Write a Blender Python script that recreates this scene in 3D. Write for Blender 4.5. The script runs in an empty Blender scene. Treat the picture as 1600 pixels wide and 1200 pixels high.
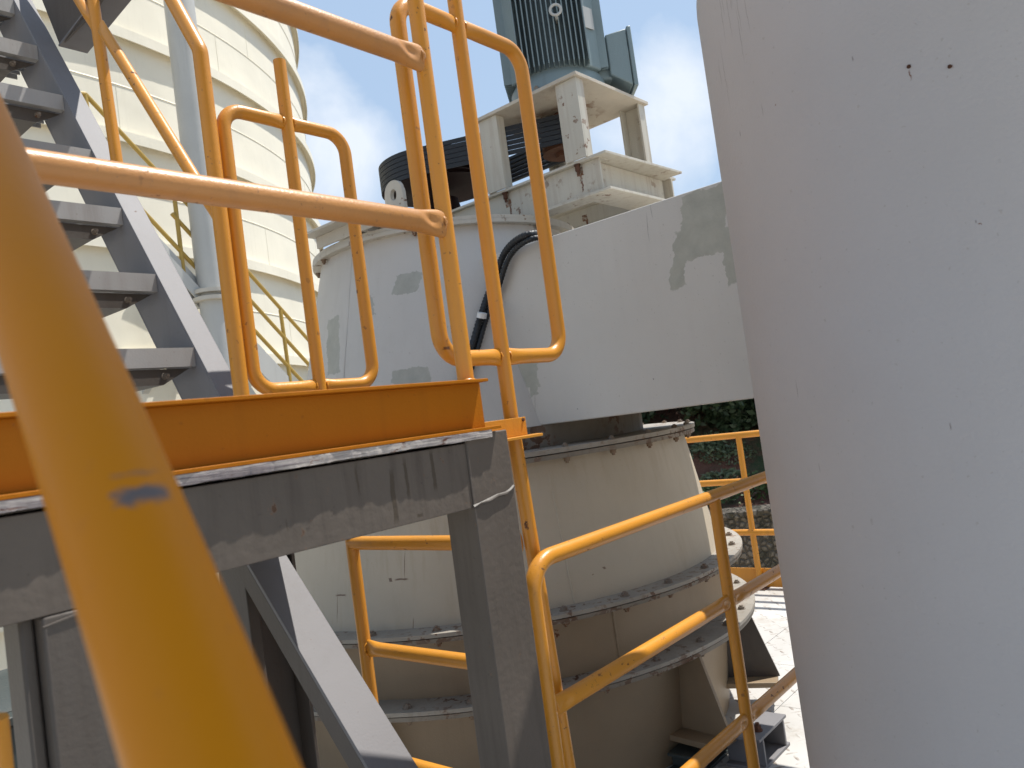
import bpy, math, random
from mathutils import Vector, Matrix
random.seed(7)
scene = bpy.context.scene
R = math.radians
# ------------------------------------------------------------------ camera
F_PX = 1223.95
XC = Vector((0.647, 0.053, -0.761)).normalized()
_v1 = Vector((1040.0, 85.0, -F_PX)).normalized()
_v2 = Vector((-1420.0, -250.0, -F_PX)).normalized()
_v3 = _v1.cross(_v2).normalized()
_v2 = _v3.cross(_v1).normalized()
ROT = Matrix((_v1, _v2, _v3))                 # camera axes -> world axes
cam_d = bpy.data.cameras.new('camera')
cam = bpy.data.objects.new('camera', cam_d)
scene.collection.objects.link(cam)
cam.matrix_world = ROT.to_4x4()
cam_d.sensor_width = 36
cam_d.lens = F_PX / 1600 * 36
cam_d.clip_start = 0.02
cam_d.clip_end = 3000
cam_d.dof.use_dof = True
cam_d.dof.focus_distance = 2.6
cam_d.dof.aperture_fstop = 8.0
scene.camera = cam
scene.view_settings.view_transform = 'Standard'
scene.view_settings.look = 'None'
scene.view_settings.gamma = 1
scene.view_settings.exposure = 0.35
# ------------------------------------------------------------------ sun and sky
SUN_AZ, SUN_EL = R(-22.5), R(65.0)
sun_dir = Vector((math.cos(SUN_EL) * math.cos(SUN_AZ), math.cos(SUN_EL) * math.sin(SUN_AZ), math.sin(SUN_EL)))
sd = bpy.data.lights.new('sun', 'SUN'); sd.energy = 4.9; sd.angle = R(0.55); sd.color = (1, 0.965, 0.90)
sun = bpy.data.objects.new('sun', sd); scene.collection.objects.link(sun)
sun.rotation_euler = sun_dir.to_track_quat('Z', 'Y').to_euler()
world = bpy.data.worlds.new('World'); scene.world = world; world.use_nodes = True
wn = world.node_tree; wn.nodes.clear()
def wnode(t, **k):
    n = wn.nodes.new(t)
    for a, b in k.items(): setattr(n, a, b)
    return n
sky = wnode('ShaderNodeTexSky', sky_type='NISHITA', sun_disc=False)
sky.sun_elevation = SUN_EL
sky.sun_rotation = R(90) - SUN_AZ
sky.air_density = 1.3; sky.dust_density = 1.2; sky.ozone_density = 1.0
tc = wnode('ShaderNodeTexCoord')
def ray(px, py):
    return ROT @ Vector((px - 800.0, 600.0 - py, -F_PX)) / F_PX
cn = wnode('ShaderNodeTexNoise'); cn.inputs['Scale'].default_value = 4.2; cn.inputs['Detail'].default_value = 8
cn.inputs['Roughness'].default_value = 0.56; cn.inputs['Distortion'].default_value = 0.3
wn.links.new(tc.outputs['Generated'], cn.inputs['Vector'])
acc = cn.outputs['Fac']
for (px, py, rad, amt) in ((540, 215, 0.17, 0.24), (1085, 170, 0.15, 0.28), (480, 130, 0.10, 0.10), (700, 30, 0.20, -0.08)):
    d = ray(px, py).normalized()
    dn = wnode('ShaderNodeVectorMath', operation='DISTANCE'); dn.inputs[1].default_value = d
    wn.links.new(tc.outputs['Generated'], dn.inputs[0])
    mr = wnode('ShaderNodeMapRange'); mr.interpolation_type = 'SMOOTHSTEP'
    mr.inputs['From Min'].default_value = rad; mr.inputs['From Max'].default_value = 0.0
    mr.inputs['To Min'].default_value = 0.0; mr.inputs['To Max'].default_value = amt
    wn.links.new(dn.outputs['Value'], mr.inputs['Value'])
    ad = wnode('ShaderNodeMath', operation='ADD'); wn.links.new(acc, ad.inputs[0]); wn.links.new(mr.outputs['Result'], ad.inputs[1])
    acc = ad.outputs[0]
cr = wnode('ShaderNodeValToRGB')
cr.color_ramp.elements[0].position = 0.57; cr.color_ramp.elements[0].color = (0.0, 0.0, 0.0, 1)
cr.color_ramp.elements[1].position = 0.82; cr.color_ramp.elements[1].color = (1, 1, 1, 1)
wn.links.new(acc, cr.inputs['Fac'])
mx = wnode('ShaderNodeMixRGB'); mx.inputs['Color2'].default_value = (8.0, 8.7, 9.7, 1)
hz_ = wnode('ShaderNodeMixRGB'); hz_.inputs['Fac'].default_value = 0.68; hz_.inputs['Color2'].default_value = (5.1, 6.8, 9.2, 1)
wn.links.new(sky.outputs['Color'], hz_.inputs['Color1'])
wn.links.new(cr.outputs['Color'], mx.inputs['Fac']); wn.links.new(hz_.outputs['Color'], mx.inputs['Color1'])
bg = wnode('ShaderNodeBackground'); bg.inputs['Strength'].default_value = 0.085
wo = wnode('ShaderNodeOutputWorld')
wn.links.new(mx.outputs['Color'], bg.inputs['Color']); wn.links.new(bg.outputs['Background'], wo.inputs['Surface'])

# ------------------------------------------------------------------ photo ray -> point on a world plane
def onX(px, py, X): r = ray(px, py); return r * (X / r.x)
def onY(px, py, Y): r = ray(px, py); return r * (Y / r.y)
def onZ(px, py, Z): r = ray(px, py); return r * (Z / r.z)
def onD(px, py, d): return ray(px, py) * d
def onC(px, py, cx, cy, rad):
    r = ray(px, py); a = r.x**2 + r.y**2; b = -2*(r.x*cx + r.y*cy); k = cx*cx + cy*cy - rad*rad
    d = b*b - 4*a*k
    t = (-b - math.sqrt(max(d, 0))) / (2*a)
    return r * t

# ------------------------------------------------------------------ materials
class NT:
    def __init__(s, name):
        s.m = bpy.data.materials.new(name); s.m.use_nodes = True; s.t = s.m.node_tree
        s.b = s.t.nodes['Principled BSDF']
        g = s.t.nodes.new('ShaderNodeNewGeometry'); s.pos = g.outputs['Position']
        sp = s.t.nodes.new('ShaderNodeSeparateXYZ'); s.link(s.pos, sp.inputs[0]); s.xyz = sp.outputs
    def link(s, a, b): s.t.links.new(a, b)
    def math(s, op, a, b=None, clamp=False):
        n = s.t.nodes.new('ShaderNodeMath'); n.operation = op; n.use_clamp = clamp
        for i, v in enumerate((a, b)):
            if v is None: continue
            if isinstance(v, (int, float)): n.inputs[i].default_value = v
            else: s.link(v, n.inputs[i])
        return n.outputs[0]
    def noise(s, scale, detail=4, rough=0.55, vec=(1, 1, 1), off=(0, 0, 0), dist=0):
        mp = s.t.nodes.new('ShaderNodeMapping'); mp.inputs['Scale'].default_value = vec; mp.inputs['Location'].default_value = off
        s.link(s.pos, mp.inputs['Vector'])
        n = s.t.nodes.new('ShaderNodeTexNoise'); n.inputs['Scale'].default_value = scale
        n.inputs['Detail'].default_value = detail; n.inputs['Roughness'].default_value = rough; n.inputs['Distortion'].default_value = dist
        s.link(mp.outputs[0], n.inputs['Vector']); return n.outputs['Fac']
    def ramp(s, v, lo, hi):
        n = s.t.nodes.new('ShaderNodeMapRange'); n.inputs['From Min'].default_value = lo; n.inputs['From Max'].default_value = hi
        s.link(v, n.inputs['Value']); return n.outputs['Result']
    def mix(s, f, a, b):
        n = s.t.nodes.new('ShaderNodeMixRGB')
        for i, v in zip(('Fac', 'Color1', 'Color2'), (f, a, b)):
            if isinstance(v, (tuple, list)): n.inputs[i].default_value = (*v[:3], 1)
            elif isinstance(v, (int, float)): n.inputs[i].default_value = v
            else: s.link(v, n.inputs[i])
        return n.outputs['Color']
    def bump(s, h, dist, strength=1.0, prev=None):
        n = s.t.nodes.new('ShaderNodeBump'); n.inputs['Distance'].default_value = dist; n.inputs['Strength'].default_value = strength
        s.link(h, n.inputs['Height'])
        if prev is not None: s.link(prev, n.inputs['Normal'])
        return n.outputs['Normal']
    def patch(s, items, axes=(1, 2), rough=0.02, freq=14, off=0.0):
        """mask of brushed-on patches: items (cu, cv, half_u, half_v, skew) in two world axes"""
        nz = s.noise(freq, 5, 0.65, off=(off, off, off)); nz2 = s.noise(freq, 5, 0.65, off=(9.1+off, 3.3, 5.5))
        u = s.math('ADD', s.xyz[axes[0]], s.math('MULTIPLY', s.math('SUBTRACT', nz, 0.5), rough*2))
        v = s.math('ADD', s.xyz[axes[1]], s.math('MULTIPLY', s.math('SUBTRACT', nz2, 0.5), rough*2))
        out = None
        for cu, cv, hu, hv, sk in items:
            dv = s.math('SUBTRACT', v, cv)
            du = s.math('SUBTRACT', s.math('SUBTRACT', u, cu), s.math('MULTIPLY', dv, sk))
            m = s.math('MAXIMUM', s.math('DIVIDE', s.math('ABSOLUTE', du), hu), s.math('DIVIDE', s.math('ABSOLUTE', dv), hv))
            m = s.math('MULTIPLY', s.math('SUBTRACT', 1.0, m), 30.0 * min(hu, hv) / 0.05 , clamp=True)
            out = m if out is None else s.math('MAXIMUM', out, m)
        return out
RUST = (0.13, 0.045, 0.018)
def paint(name, col, rough=0.45, var=0.10, streak=0.25, chips=0.68, chip_scale=38, chipcol=RUST, dirt=(0.16, 0.12, 0.09),
          bump=0.0006, orange=180, patches=None, patchcol=(0.42, 0.41, 0.355), pfreq=14, marks=None, markcol=(0.05, 0.035, 0.03),
          paxes=(1, 2), prough=0.02, maxes=None, rusts=None, spec=0.5, dent=0.0, band=None):
    n = NT(name)
    dark = tuple(c * (1 - var * 1.4) for c in col)
    c = n.mix(n.ramp(n.noise(2.3, 5), 0.3, 0.7), col, dark)
    if streak:
        st = n.noise(9, 6, 0.6, vec=(3.2, 3.2, 0.22))
        st2 = n.noise(1.7, 3, 0.5, off=(4, 2, 7))
        m = n.math('MULTIPLY', n.ramp(st, 0.50, 0.74), n.ramp(st2, 0.35, 0.65))
        c = n.mix(n.math('MULTIPLY', m, streak, clamp=True), c, dirt)
    sp = n.ramp(n.noise(95, 2, 0.5, off=(3, 3, 3)), 0.70, 0.76)
    c = n.mix(n.math('MULTIPLY', sp, 0.35), c, dirt)
    pm = None
    if patches:
        pm = n.patch(patches, paxes, prough, pfreq)
        pc = n.mix(n.ramp(n.noise(16, 5, 0.65), 0.35, 0.7), patchcol, tuple(x * 0.82 for x in patchcol))
        c = n.mix(n.math('MULTIPLY', pm, 0.95), c, pc)
    if rusts:
        rm = n.patch(rusts, maxes or paxes, 0.012, 40, 2.0)
        rc = n.mix(n.ramp(n.noise(60, 4), 0.35, 0.65), (0.10, 0.035, 0.015), (0.24, 0.10, 0.035))
        c = n.mix(n.math('MULTIPLY', rm, n.ramp(n.noise(45, 5, 0.7), 0.30, 0.52)), c, rc)
    if marks:
        mm = n.patch(marks, maxes or paxes, 0.006, 18, 5.0)
        c = n.mix(n.math('MULTIPLY', mm, 0.8), c, markcol)
    h = n.noise(orange, 2, 0.5)
    if chips < 1:
        big = n.ramp(n.noise(3.1, 3, off=(1, 8, 2)), 0.45, 0.62)
        cn_ = n.noise(chip_scale, 5, 0.62, off=(5, 5, 1))
        cm = n.math('MULTIPLY', n.ramp(cn_, chips, chips + 0.015), big)
        edge = n.math('MULTIPLY', n.ramp(cn_, chips - 0.03, chips + 0.01), big)
        c = n.mix(n.math('MULTIPLY', edge, 0.4), c, (0.30, 0.14, 0.06))
        c = n.mix(cm, c, chipcol)
        n.link(n.mix(cm, (rough,)*3, (0.9,)*3), n.b.inputs['Roughness'])
    else:
        n.link(n.ramp(n.noise(5, 4, off=(2, 2, 2)), 0.0, 1.0), n.b.inputs['Roughness'])
        mr = n.t.nodes[-1]; mr.inputs['To Min'].default_value = max(rough - 0.12, 0.05); mr.inputs['To Max'].default_value = rough + 0.14
    n.link(c, n.b.inputs['Base Color'])
    nb = n.bump(h, bump)
    if dent: nb = n.bump(n.noise(1.6, 2, 0.4), dent, 1.0, nb)
    n.link(nb, n.b.inputs['Normal'])
    n.b.inputs['Specular IOR Level'].default_value = spec
    return n.m
M = {}
YEL = (0.65, 0.272, 0.026)
M['yellow'] = paint('yellow_paint', YEL, 0.36, 0.10, 0.25, 0.645, 46, (0.09, 0.04, 0.025), dirt=(0.22, 0.11, 0.05), bump=0.0004)
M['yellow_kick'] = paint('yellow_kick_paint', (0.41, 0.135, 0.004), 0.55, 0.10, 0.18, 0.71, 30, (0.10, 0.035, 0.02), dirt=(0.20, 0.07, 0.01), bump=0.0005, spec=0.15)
M['yellow_hazed'] = paint('hazed_dusty_yellow_paint', (0.54, 0.25, 0.075), 0.38, 0.15, 0.3, 0.64, 42, (0.09, 0.045, 0.03), dirt=(0.20, 0.12, 0.08), bump=0.0005)  # base dulled to carry veiling glare; dust and chips are the paint's own
M['olive'] = paint('faded_yellow_paint', (0.42, 0.27, 0.05), 0.5, 0.1, 0.1, 1.1, bump=0.0004)
M['cream'] = paint('cream_tank_paint', (0.82, 0.765, 0.63), 0.5, 0.05, 0.12, 1.1, bump=0.0006, dirt=(0.42, 0.38, 0.28), dent=0.02)
M['tank_grey'] = paint('pale_grey_paint', (0.46, 0.455, 0.43), 0.5, 0.07, 0.2, 0.78, 24, bump=0.0006)
M['steel'] = paint('grey_steel_paint', (0.110, 0.093, 0.080), 0.52, 0.20, 0.65, 0.70, 34, (0.07, 0.035, 0.02), dirt=(0.06, 0.045, 0.035), bump=0.0006, orange=120, spec=0.35)
M['steel_beam'] = paint('stained_grey_beam_paint', (0.135, 0.111, 0.092), 0.52, 0.22, 0.8, 0.66, 30, (0.07, 0.035, 0.02), dirt=(0.055, 0.042, 0.034), bump=0.0012, orange=55, spec=0.35,
    marks=[(0.872, -0.10, 0.006, 0.05, 0.04), (0.905, -0.075, 0.004, 0.04, 0), (0.80, -0.06, 0.003, 0.03, 0), (0.66, -0.11, 0.002, 0.012, 0), (0.51, -0.08, 0.0025, 0.012, 0), (0.97, -0.07, 0.005, 0.04, 0), (0.925, -0.142, 0.008, 0.004, 0)], maxes=(0, 2), markcol=(0.06, 0.045, 0.03))
M['plate_rusty'] = paint('rust_stained_plate', (0.58, 0.52, 0.43), 0.6, 0.2, 0.4, 0.52, 12, (0.20, 0.095, 0.05), dirt=(0.3, 0.16, 0.09), bump=0.0015)
M['steel_light'] = paint('light_grey_steel_paint', (0.205, 0.197, 0.203), 0.58, 0.10, 0.2, 0.72, 40, (0.07, 0.035, 0.02), dirt=(0.12, 0.10, 0.09), bump=0.0003, spec=0.3)
M['tread'] = paint('tread_grey', (0.40, 0.385, 0.37), 0.5, 0.2, 0.35, 0.70, 40, bump=0.0003)
n_ = NT('peeling_layered_edge')
ly = n_.noise(20, 5, 0.7, vec=(0.35, 1, 9.0)); c_ = n_.mix(n_.ramp(ly, 0.40, 0.60), (0.56, 0.51, 0.47), (0.20, 0.17, 0.18))
c_ = n_.mix(n_.ramp(n_.noise(26, 5, 0.7, vec=(0.5, 1, 2), off=(2, 2, 2)), 0.58, 0.64), c_, (0.13, 0.05, 0.03))
n_.link(c_, n_.b.inputs['Base Color']); n_.b.inputs['Roughness'].default_value = 0.8; n_.link(n_.bump(ly, 0.004), n_.b.inputs['Normal'])
M['ledge'] = n_.m
M['rust'] = paint('rusted_steel', (0.15, 0.06, 0.03), 0.85, 0.4, 0.3, 1.1, bump=0.003, orange=70)
M['bolt'] = paint('weathered_bolt', (0.26, 0.21, 0.165), 0.6, 0.25, 0, 0.56, 90, bump=0.001)
M['rust_nut'] = paint('rust_stained_nut', (0.30, 0.22, 0.15), 0.7, 0.3, 0, 0.50, 90, bump=0.001)
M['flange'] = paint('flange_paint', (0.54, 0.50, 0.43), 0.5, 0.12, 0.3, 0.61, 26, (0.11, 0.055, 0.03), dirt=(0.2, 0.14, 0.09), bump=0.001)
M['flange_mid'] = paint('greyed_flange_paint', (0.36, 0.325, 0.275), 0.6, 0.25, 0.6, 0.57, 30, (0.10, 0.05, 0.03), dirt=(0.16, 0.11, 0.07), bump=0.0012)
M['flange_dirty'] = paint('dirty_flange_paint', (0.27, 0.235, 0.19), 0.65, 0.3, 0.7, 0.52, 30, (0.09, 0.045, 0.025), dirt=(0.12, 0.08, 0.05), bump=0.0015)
M['motor'] = paint('motor_green_grey', (0.20, 0.26, 0.275), 0.45, 0.12, 0.2, 0.75, 40, dirt=(0.10, 0.09, 0.08), bump=0.001)
M['rubber'] = paint('black_rubber', (0.012, 0.014, 0.017), 0.5, 0.2, 0.2, 1.1, dirt=(0.03, 0.027, 0.025), bump=0.0006)
M['darkred'] = paint('dark_red_iron', (0.018, 0.007, 0.007), 0.7, 0.3, 0.1, 1.1, 20, dirt=(0.02, 0.01, 0.01), spec=0.2, bump=0.001)
M['plastic'] = paint('white_cable_tie', (0.7, 0.7, 0.7), 0.4, 0, 0, 1.1)
M['iron'] = paint('zinc_iron', (0.45, 0.45, 0.43), 0.4, 0.1, 0.1, 1.1)
M['dark_box'] = paint('dark_green_grey_paint', (0.05, 0.062, 0.06), 0.4, 0.15, 0.3, 0.72, 30, bump=0.001)

def onH(px, py):
    HP, HD, HR = Vector((0.107, 0.160, -0.188)), Vector((0.123, 0.72, 0.683)).normalized(), 0.024
    r = ray(px, py); a = r - HD*r.dot(HD); b = HP - HD*HP.dot(HD)
    A, B, K = a.dot(a), -2*a.dot(b), b.dot(b) - HR*HR
    return r * ((-B - math.sqrt(max(B*B - 4*A*K, 0)))/(2*A))
def P2(fn, items, ax=(1, 2)):
    """pixel patches -> world-plane patches"""
    out = []
    for px, py, hu, hv, sk in items:
        p = fn(px, py); out.append((p[ax[0]], p[ax[1]], hu, hv, sk))
    return out

# ------------------------------------------------------------------ mesh building
class MB:
    def __init__(s): s.v = []; s.f = []
    def add(s, vs, fs):
        o = len(s.v); s.v += [tuple(v) for v in vs]; s.f += [tuple(i + o for i in f) for f in fs]; return s
    def box(s, x0, x1, y0, y1, z0, z1):
        vs = [(x, y, z) for z in (z0, z1) for y in (y0, y1) for x in (x0, x1)]
        return s.add(vs, [(0, 2, 3, 1), (4, 5, 7, 6), (0, 1, 5, 4), (2, 6, 7, 3), (0, 4, 6, 2), (1, 3, 7, 5)])
    def obox(s, c, ax, ay, az):
        c, ax, ay, az = map(Vector, (c, ax, ay, az))
        vs = [c + ax*i + ay*j + az*k for k in (-1, 1) for j in (-1, 1) for i in (-1, 1)]
        fs = [(0, 2, 3, 1), (4, 5, 7, 6), (0, 1, 5, 4), (2, 6, 7, 3), (0, 4, 6, 2), (1, 3, 7, 5)]
        if ax.cross(ay).dot(az) < 0: fs = [f[::-1] for f in fs]
        return s.add(vs, fs)
    def bar(s, a, b, w, h, up=(0, 0, 1)):
        a, b, up = Vector(a), Vector(b), Vector(up); d = (b - a); L = d.length; d.normalize()
        sd_ = d.cross(up).normalized(); u = sd_.cross(d)
        return s.obox((a + b) / 2, d * L / 2, sd_ * w / 2, u * h / 2)
    def prism(s, poly, vec):
        vec = Vector(vec); n = len(poly); p = [Vector(q) for q in poly]
        vs = p + [q + vec for q in p]
        nrm = sum(((p[i] - p[0]).cross(p[(i+1) % n] - p[0]) for i in range(1, n)), Vector())
        fs = [tuple(range(n))[::-1], tuple(range(n, 2*n))] + [(i, (i+1) % n, n + (i+1) % n, n + i) for i in range(n)]
        if nrm.dot(vec) < 0: fs = [f[::-1] for f in fs]
        return s.add(vs, fs)
    def tube(s, pts, r, seg=20, cap=True, scales=None, up=None, wob=0.0):
        pts = [Vector(p) for p in pts]; n = len(pts); T = []
        for i in range(n):
            t = (pts[min(i+1, n-1)] - pts[max(i-1, 0)]).normalized(); T.append(t)
        ref = Vector(up) if up else (Vector((0, 0, 1)) if abs(T[0].z) < 0.9 else Vector((1, 0, 0)))
        u = (ref - T[0] * ref.dot(T[0])).normalized(); vs = []
        for i in range(n):
            if i: u = (u - T[i] * u.dot(T[i])).normalized()
            w = T[i].cross(u)
            su, sw = scales[i] if scales else (1, 1)
            for k in range(seg):
                a = 2 * math.pi * k / seg
                q = 1 + (wob * random.uniform(-1, 1) if wob else 0)
                vs.append(pts[i] + u * (math.cos(a) * r * su * q) + w * (math.sin(a) * r * sw * q))
        fs = [(i*seg + k, i*seg + (k+1) % seg, (i+1)*seg + (k+1) % seg, (i+1)*seg + k) for i in range(n-1) for k in range(seg)]
        if cap: fs += [tuple(range(seg))[::-1], tuple(range((n-1)*seg, n*seg))]
        return s.add(vs, fs)
    def lathe(s, prof, cx, cy, seg=96, a0=0, a1=360, closed=False):
        full = abs(a1 - a0) >= 360; na = seg if full else seg + 1; vs = []
        for j in range(na):
            a = R(a0 + (a1 - a0) * j / seg); ca, sa = math.cos(a), math.sin(a)
            for (r, z) in prof: vs.append((cx + r*ca, cy + r*sa, z))
        m = len(prof); fs = []
        for j in range(seg):
            j2 = (j + 1) % na
            for i in range(m if closed else m - 1):
                i2 = (i + 1) % m
                fs.append((j*m + i, j2*m + i, j2*m + i2, j*m + i2))
        return s.add(vs, fs)
    def bead(s, c, nrm, r, t=0.0035, seg=22):
        """irregular weld bead ring"""
        c, nrm = Vector(c), Vector(nrm).normalized()
        u = nrm.orthogonal().normalized(); w = nrm.cross(u); pts = []
        for k in range(seg + 1):
            a = 2*math.pi*(k % seg)/seg
            pts.append(c + (u*math.cos(a) + w*math.sin(a)) * r)
        return s.tube(pts, t, 6, True, wob=0.35)
    def hexbolt(s, c, n, r, h):
        c, n = Vector(c), Vector(n).normalized(); u = n.orthogonal().normalized(); w = n.cross(u)
        rot = random.random()
        for rr, z0, z1, sg in ((r*1.25, 0, h*0.2, 16), (r, h*0.2, h, 6), (r*0.55, h, h*1.5, 10)):
            vs = [c + n*z + (u*math.cos(rot + 2*math.pi*k/sg) + w*math.sin(rot + 2*math.pi*k/sg))*rr for z in (z0, z1) for k in range(sg)]
            s.add(vs, [(k, (k+1) % sg, sg + (k+1) % sg, sg + k) for k in range(sg)] + [tuple(range(sg, 2*sg))])
        return s
def fillet(pts, rads, n=8):
    pts = [Vector(p) for p in pts]; out = [pts[0]]
    for i in range(1, len(pts) - 1):
        r = rads if isinstance(rads, (int, float)) else rads[i-1]
        a, b, c = pts[i-1], pts[i], pts[i+1]
        d1, d2 = (a-b).normalized(), (c-b).normalized(); ang = d1.angle(d2)
        L = r / math.tan(ang/2)
        p1, p2 = b + d1*L, b + d2*L
        cc = b + (d1 + d2).normalized() * (r / math.sin(ang/2))
        v1, v2 = p1 - cc, p2 - cc; th = v1.angle(v2)
        for k in range(n + 1):
            t = k / n
            out.append(cc + (v1*math.sin((1-t)*th) + v2*math.sin(t*th)) / math.sin(th))
    out.append(pts[-1]); return out
C = scene.collection
def thing(name, label, cat, loc, group=None):
    o = bpy.data.objects.new(name, None); C.objects.link(o); o.location = loc
    o.empty_display_size = 0.1
    o['label'] = label; o['category'] = cat
    if group: o['group'] = group
    return o
def world_loc(o):
    v = Vector(o.location)
    while o.parent: o = o.parent; v += Vector(o.location)
    return v
def part(name, mb, mat, parent=None, loc=None, bevel=0.0, angle=35, label=None, smooth=True):
    """mesh object; vertices given in world coordinates"""
    base = Vector(loc) if loc is not None else (world_loc(parent) if parent else Vector((0, 0, 0)))
    me = bpy.data.meshes.new(name)
    me.from_pydata([tuple(Vector(v) - base) for v in mb.v], [], mb.f); me.update()
    if isinstance(mat, str): mat = M[mat]
    me.materials.append(mat)
    if smooth:
        me.shade_smooth(); me.set_sharp_from_angle(angle=R(angle))
    else: me.shade_flat()
    o = bpy.data.objects.new(name, me); C.objects.link(o)
    o.location = base - (world_loc(parent) if parent else Vector((0, 0, 0)))
    if parent: o.parent = parent
    if bevel:
        b = o.modifiers.new('bevel', 'BEVEL'); b.width = bevel; b.segments = 2; b.limit_method = 'ANGLE'; b.angle_limit = R(40)
    if label: o['label'] = label
    return o
def dent(o_mb, end, inward, depth=0.011, rad=0.022, along=None, offs=0.045):
    end, inward = Vector(end), Vector(inward); c = end + Vector(along) * offs
    for i, v in enumerate(o_mb.v):
        v = Vector(v); d = v - c; q = d.dot(inward)
        if q < 0:
            l = d - inward*q; w_ = math.exp(-((l.dot(Vector(along))/(rad*1.05))**2 + ((l.z - 0.15*l.dot(Vector(along)))/(rad*0.55))**2))
            o_mb.v[i] = tuple(v + inward*depth*w_)
def tag(o, label=None, cat=None, group=None, kind=None):
    for k, v in (('label', label), ('category', cat), ('group', group), ('kind', kind)):
        if v: o[k] = v
    return o
def dup_part(o, parent, loc):
    c = o.copy(); C.objects.link(c); c.parent = parent; c.location = loc; return c
def pinched(a, b, r, pa=True, pb=True, n=7, L=0.055, flat=0.45, tall=1.3):
    """straight rail whose ends are hammered flat where they are welded on"""
    a, b = Vector(a), Vector(b); d = (b - a); tot = d.length; d.normalize(); ts = []; sc = []
    def prof(k): t = k / n; return t
    if pa:
        for k in range(n): ts.append(L * k / n); e = 1 - (k/n); e = e*e*(3-2*e); sc.append((1 + (tall-1)*e, 1 + (flat-1)*e))
    else: ts.append(0); sc.append((1, 1))
    ts.append(L*1.05 if pa else tot*0.3); sc.append((1, 1))
    for q in (0.25, 0.5, 0.75): ts.append(ts[-1] + (tot*q - ts[-1])*0.5 if False else max(ts[-1] + 1e-3, tot*q)); sc.append((1, 1))
    end = []
    if pb:
        for k in range(n + 1): e = 1 - k/n; e = e*e*(3-2*e); end.append((tot - L*k/n, (1 + (tall-1)*e, 1 + (flat-1)*e)))
        end = end[::-1]
        while ts and ts[-1] > tot - L - 0.002: ts.pop(); sc.pop()
        for t, s_ in end: ts.append(t); sc.append(s_)
    else: ts.append(tot); sc.append((1, 1))
    return [a + d*t for t in ts], sc

FLOOR = -1.42
RP = 0.0165          # post radius
# ================================================================== setting
# --- ground sheet reaching the horizon
nt = NT('pale_bounce_ground')
g1 = nt.mix(nt.ramp(nt.noise(0.06, 6), 0.35, 0.65), (0.52, 0.455, 0.35), (0.42, 0.36, 0.27))  # pale warm tone chosen to bounce sunlight onto the shaded faces
nt.link(g1, nt.b.inputs['Base Color']); nt.b.inputs['Roughness'].default_value = 0.95
M['ground'] = nt.m
g = MB(); N = 24
def gz(x, y): return -6.5
g.add([(-1500, -1500, -6.5), (1500, -1500, -6.5), (1500, 1500, -6.5), (-1500, 1500, -6.5)], [(0, 1, 2, 3)])
tag(part('ground', g, 'ground'), kind='structure')
# --- steel deck
nt = NT('deck_plate_paint')
base = nt.mix(nt.ramp(nt.noise(1.4, 6, 0.6), 0.35, 0.7), (0.52, 0.505, 0.48), (0.40, 0.38, 0.35))
def diamond(rot, off):
    mp = nt.t.nodes.new('ShaderNodeMapping'); mp.inputs['Rotation'].default_value = (0, 0, rot); mp.inputs['Location'].default_value = off
    nt.link(nt.pos, mp.inputs[0])
    sp = nt.t.nodes.new('ShaderNodeSeparateXYZ'); nt.link(mp.outputs[0], sp.inputs[0])
    def cell(v, sz): return nt.math('SUBTRACT', nt.math('FRACT', nt.math('DIVIDE', v, sz)), 0.5)
    a, b = cell(sp.outputs[0], 0.09), cell(sp.outputs[1], 0.09)
    e = nt.math('ADD', nt.math('POWER', nt.math('DIVIDE', a, 0.30), 2), nt.math('POWER', nt.math('DIVIDE', b, 0.075), 2))
    return nt.math('SUBTRACT', 1.0, e, clamp=True)
dm = nt.math('MAXIMUM', diamond(R(45), (0, 0, 0)), diamond(R(135), (0.045, 0.0, 0)))
wear = nt.math('MULTIPLY', nt.ramp(dm, 0.0, 0.3), nt.ramp(nt.noise(7, 5, 0.7), 0.45, 0.6))
base = nt.mix(nt.math('MULTIPLY', wear, 0.75), base, (0.20, 0.15, 0.11))
base = nt.mix(nt.math('MULTIPLY', nt.ramp(nt.noise(3.2, 7, 0.7, off=(3, 1, 0)), 0.56, 0.68), 0.45), base, (0.25, 0.19, 0.13))
nt.link(base, nt.b.inputs['Base Color']); nt.b.inputs['Roughness'].default_value = 0.6
nt.link(nt.bump(dm, 0.002), nt.b.inputs['Normal'])
M['deck'] = nt.m
d = MB()
xs = [-2.5, -1.0, 0.5, 2.0, 3.35, 3.86, 5.46]
ys = [-3.0, -1.5, 0.0, 1.55, 1.95, 3.4, 4.9, 6.0]
for i in range(len(xs)-1):
    for j in range(len(ys)-1):
        d.box(xs[i]+0.0015, xs[i+1]-0.0015, ys[j]+0.0015, ys[j+1]-0.0015, FLOOR-0.012, FLOOR)
tag(part('deck_floor', d, 'deck'), kind='structure')
d = MB()
d.box(-2.48, 5.44, -2.98, 5.98, FLOOR-0.16, FLOOR-0.0125)
tag(part('deck_slab', d, 'steel'), kind='structure')

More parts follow.
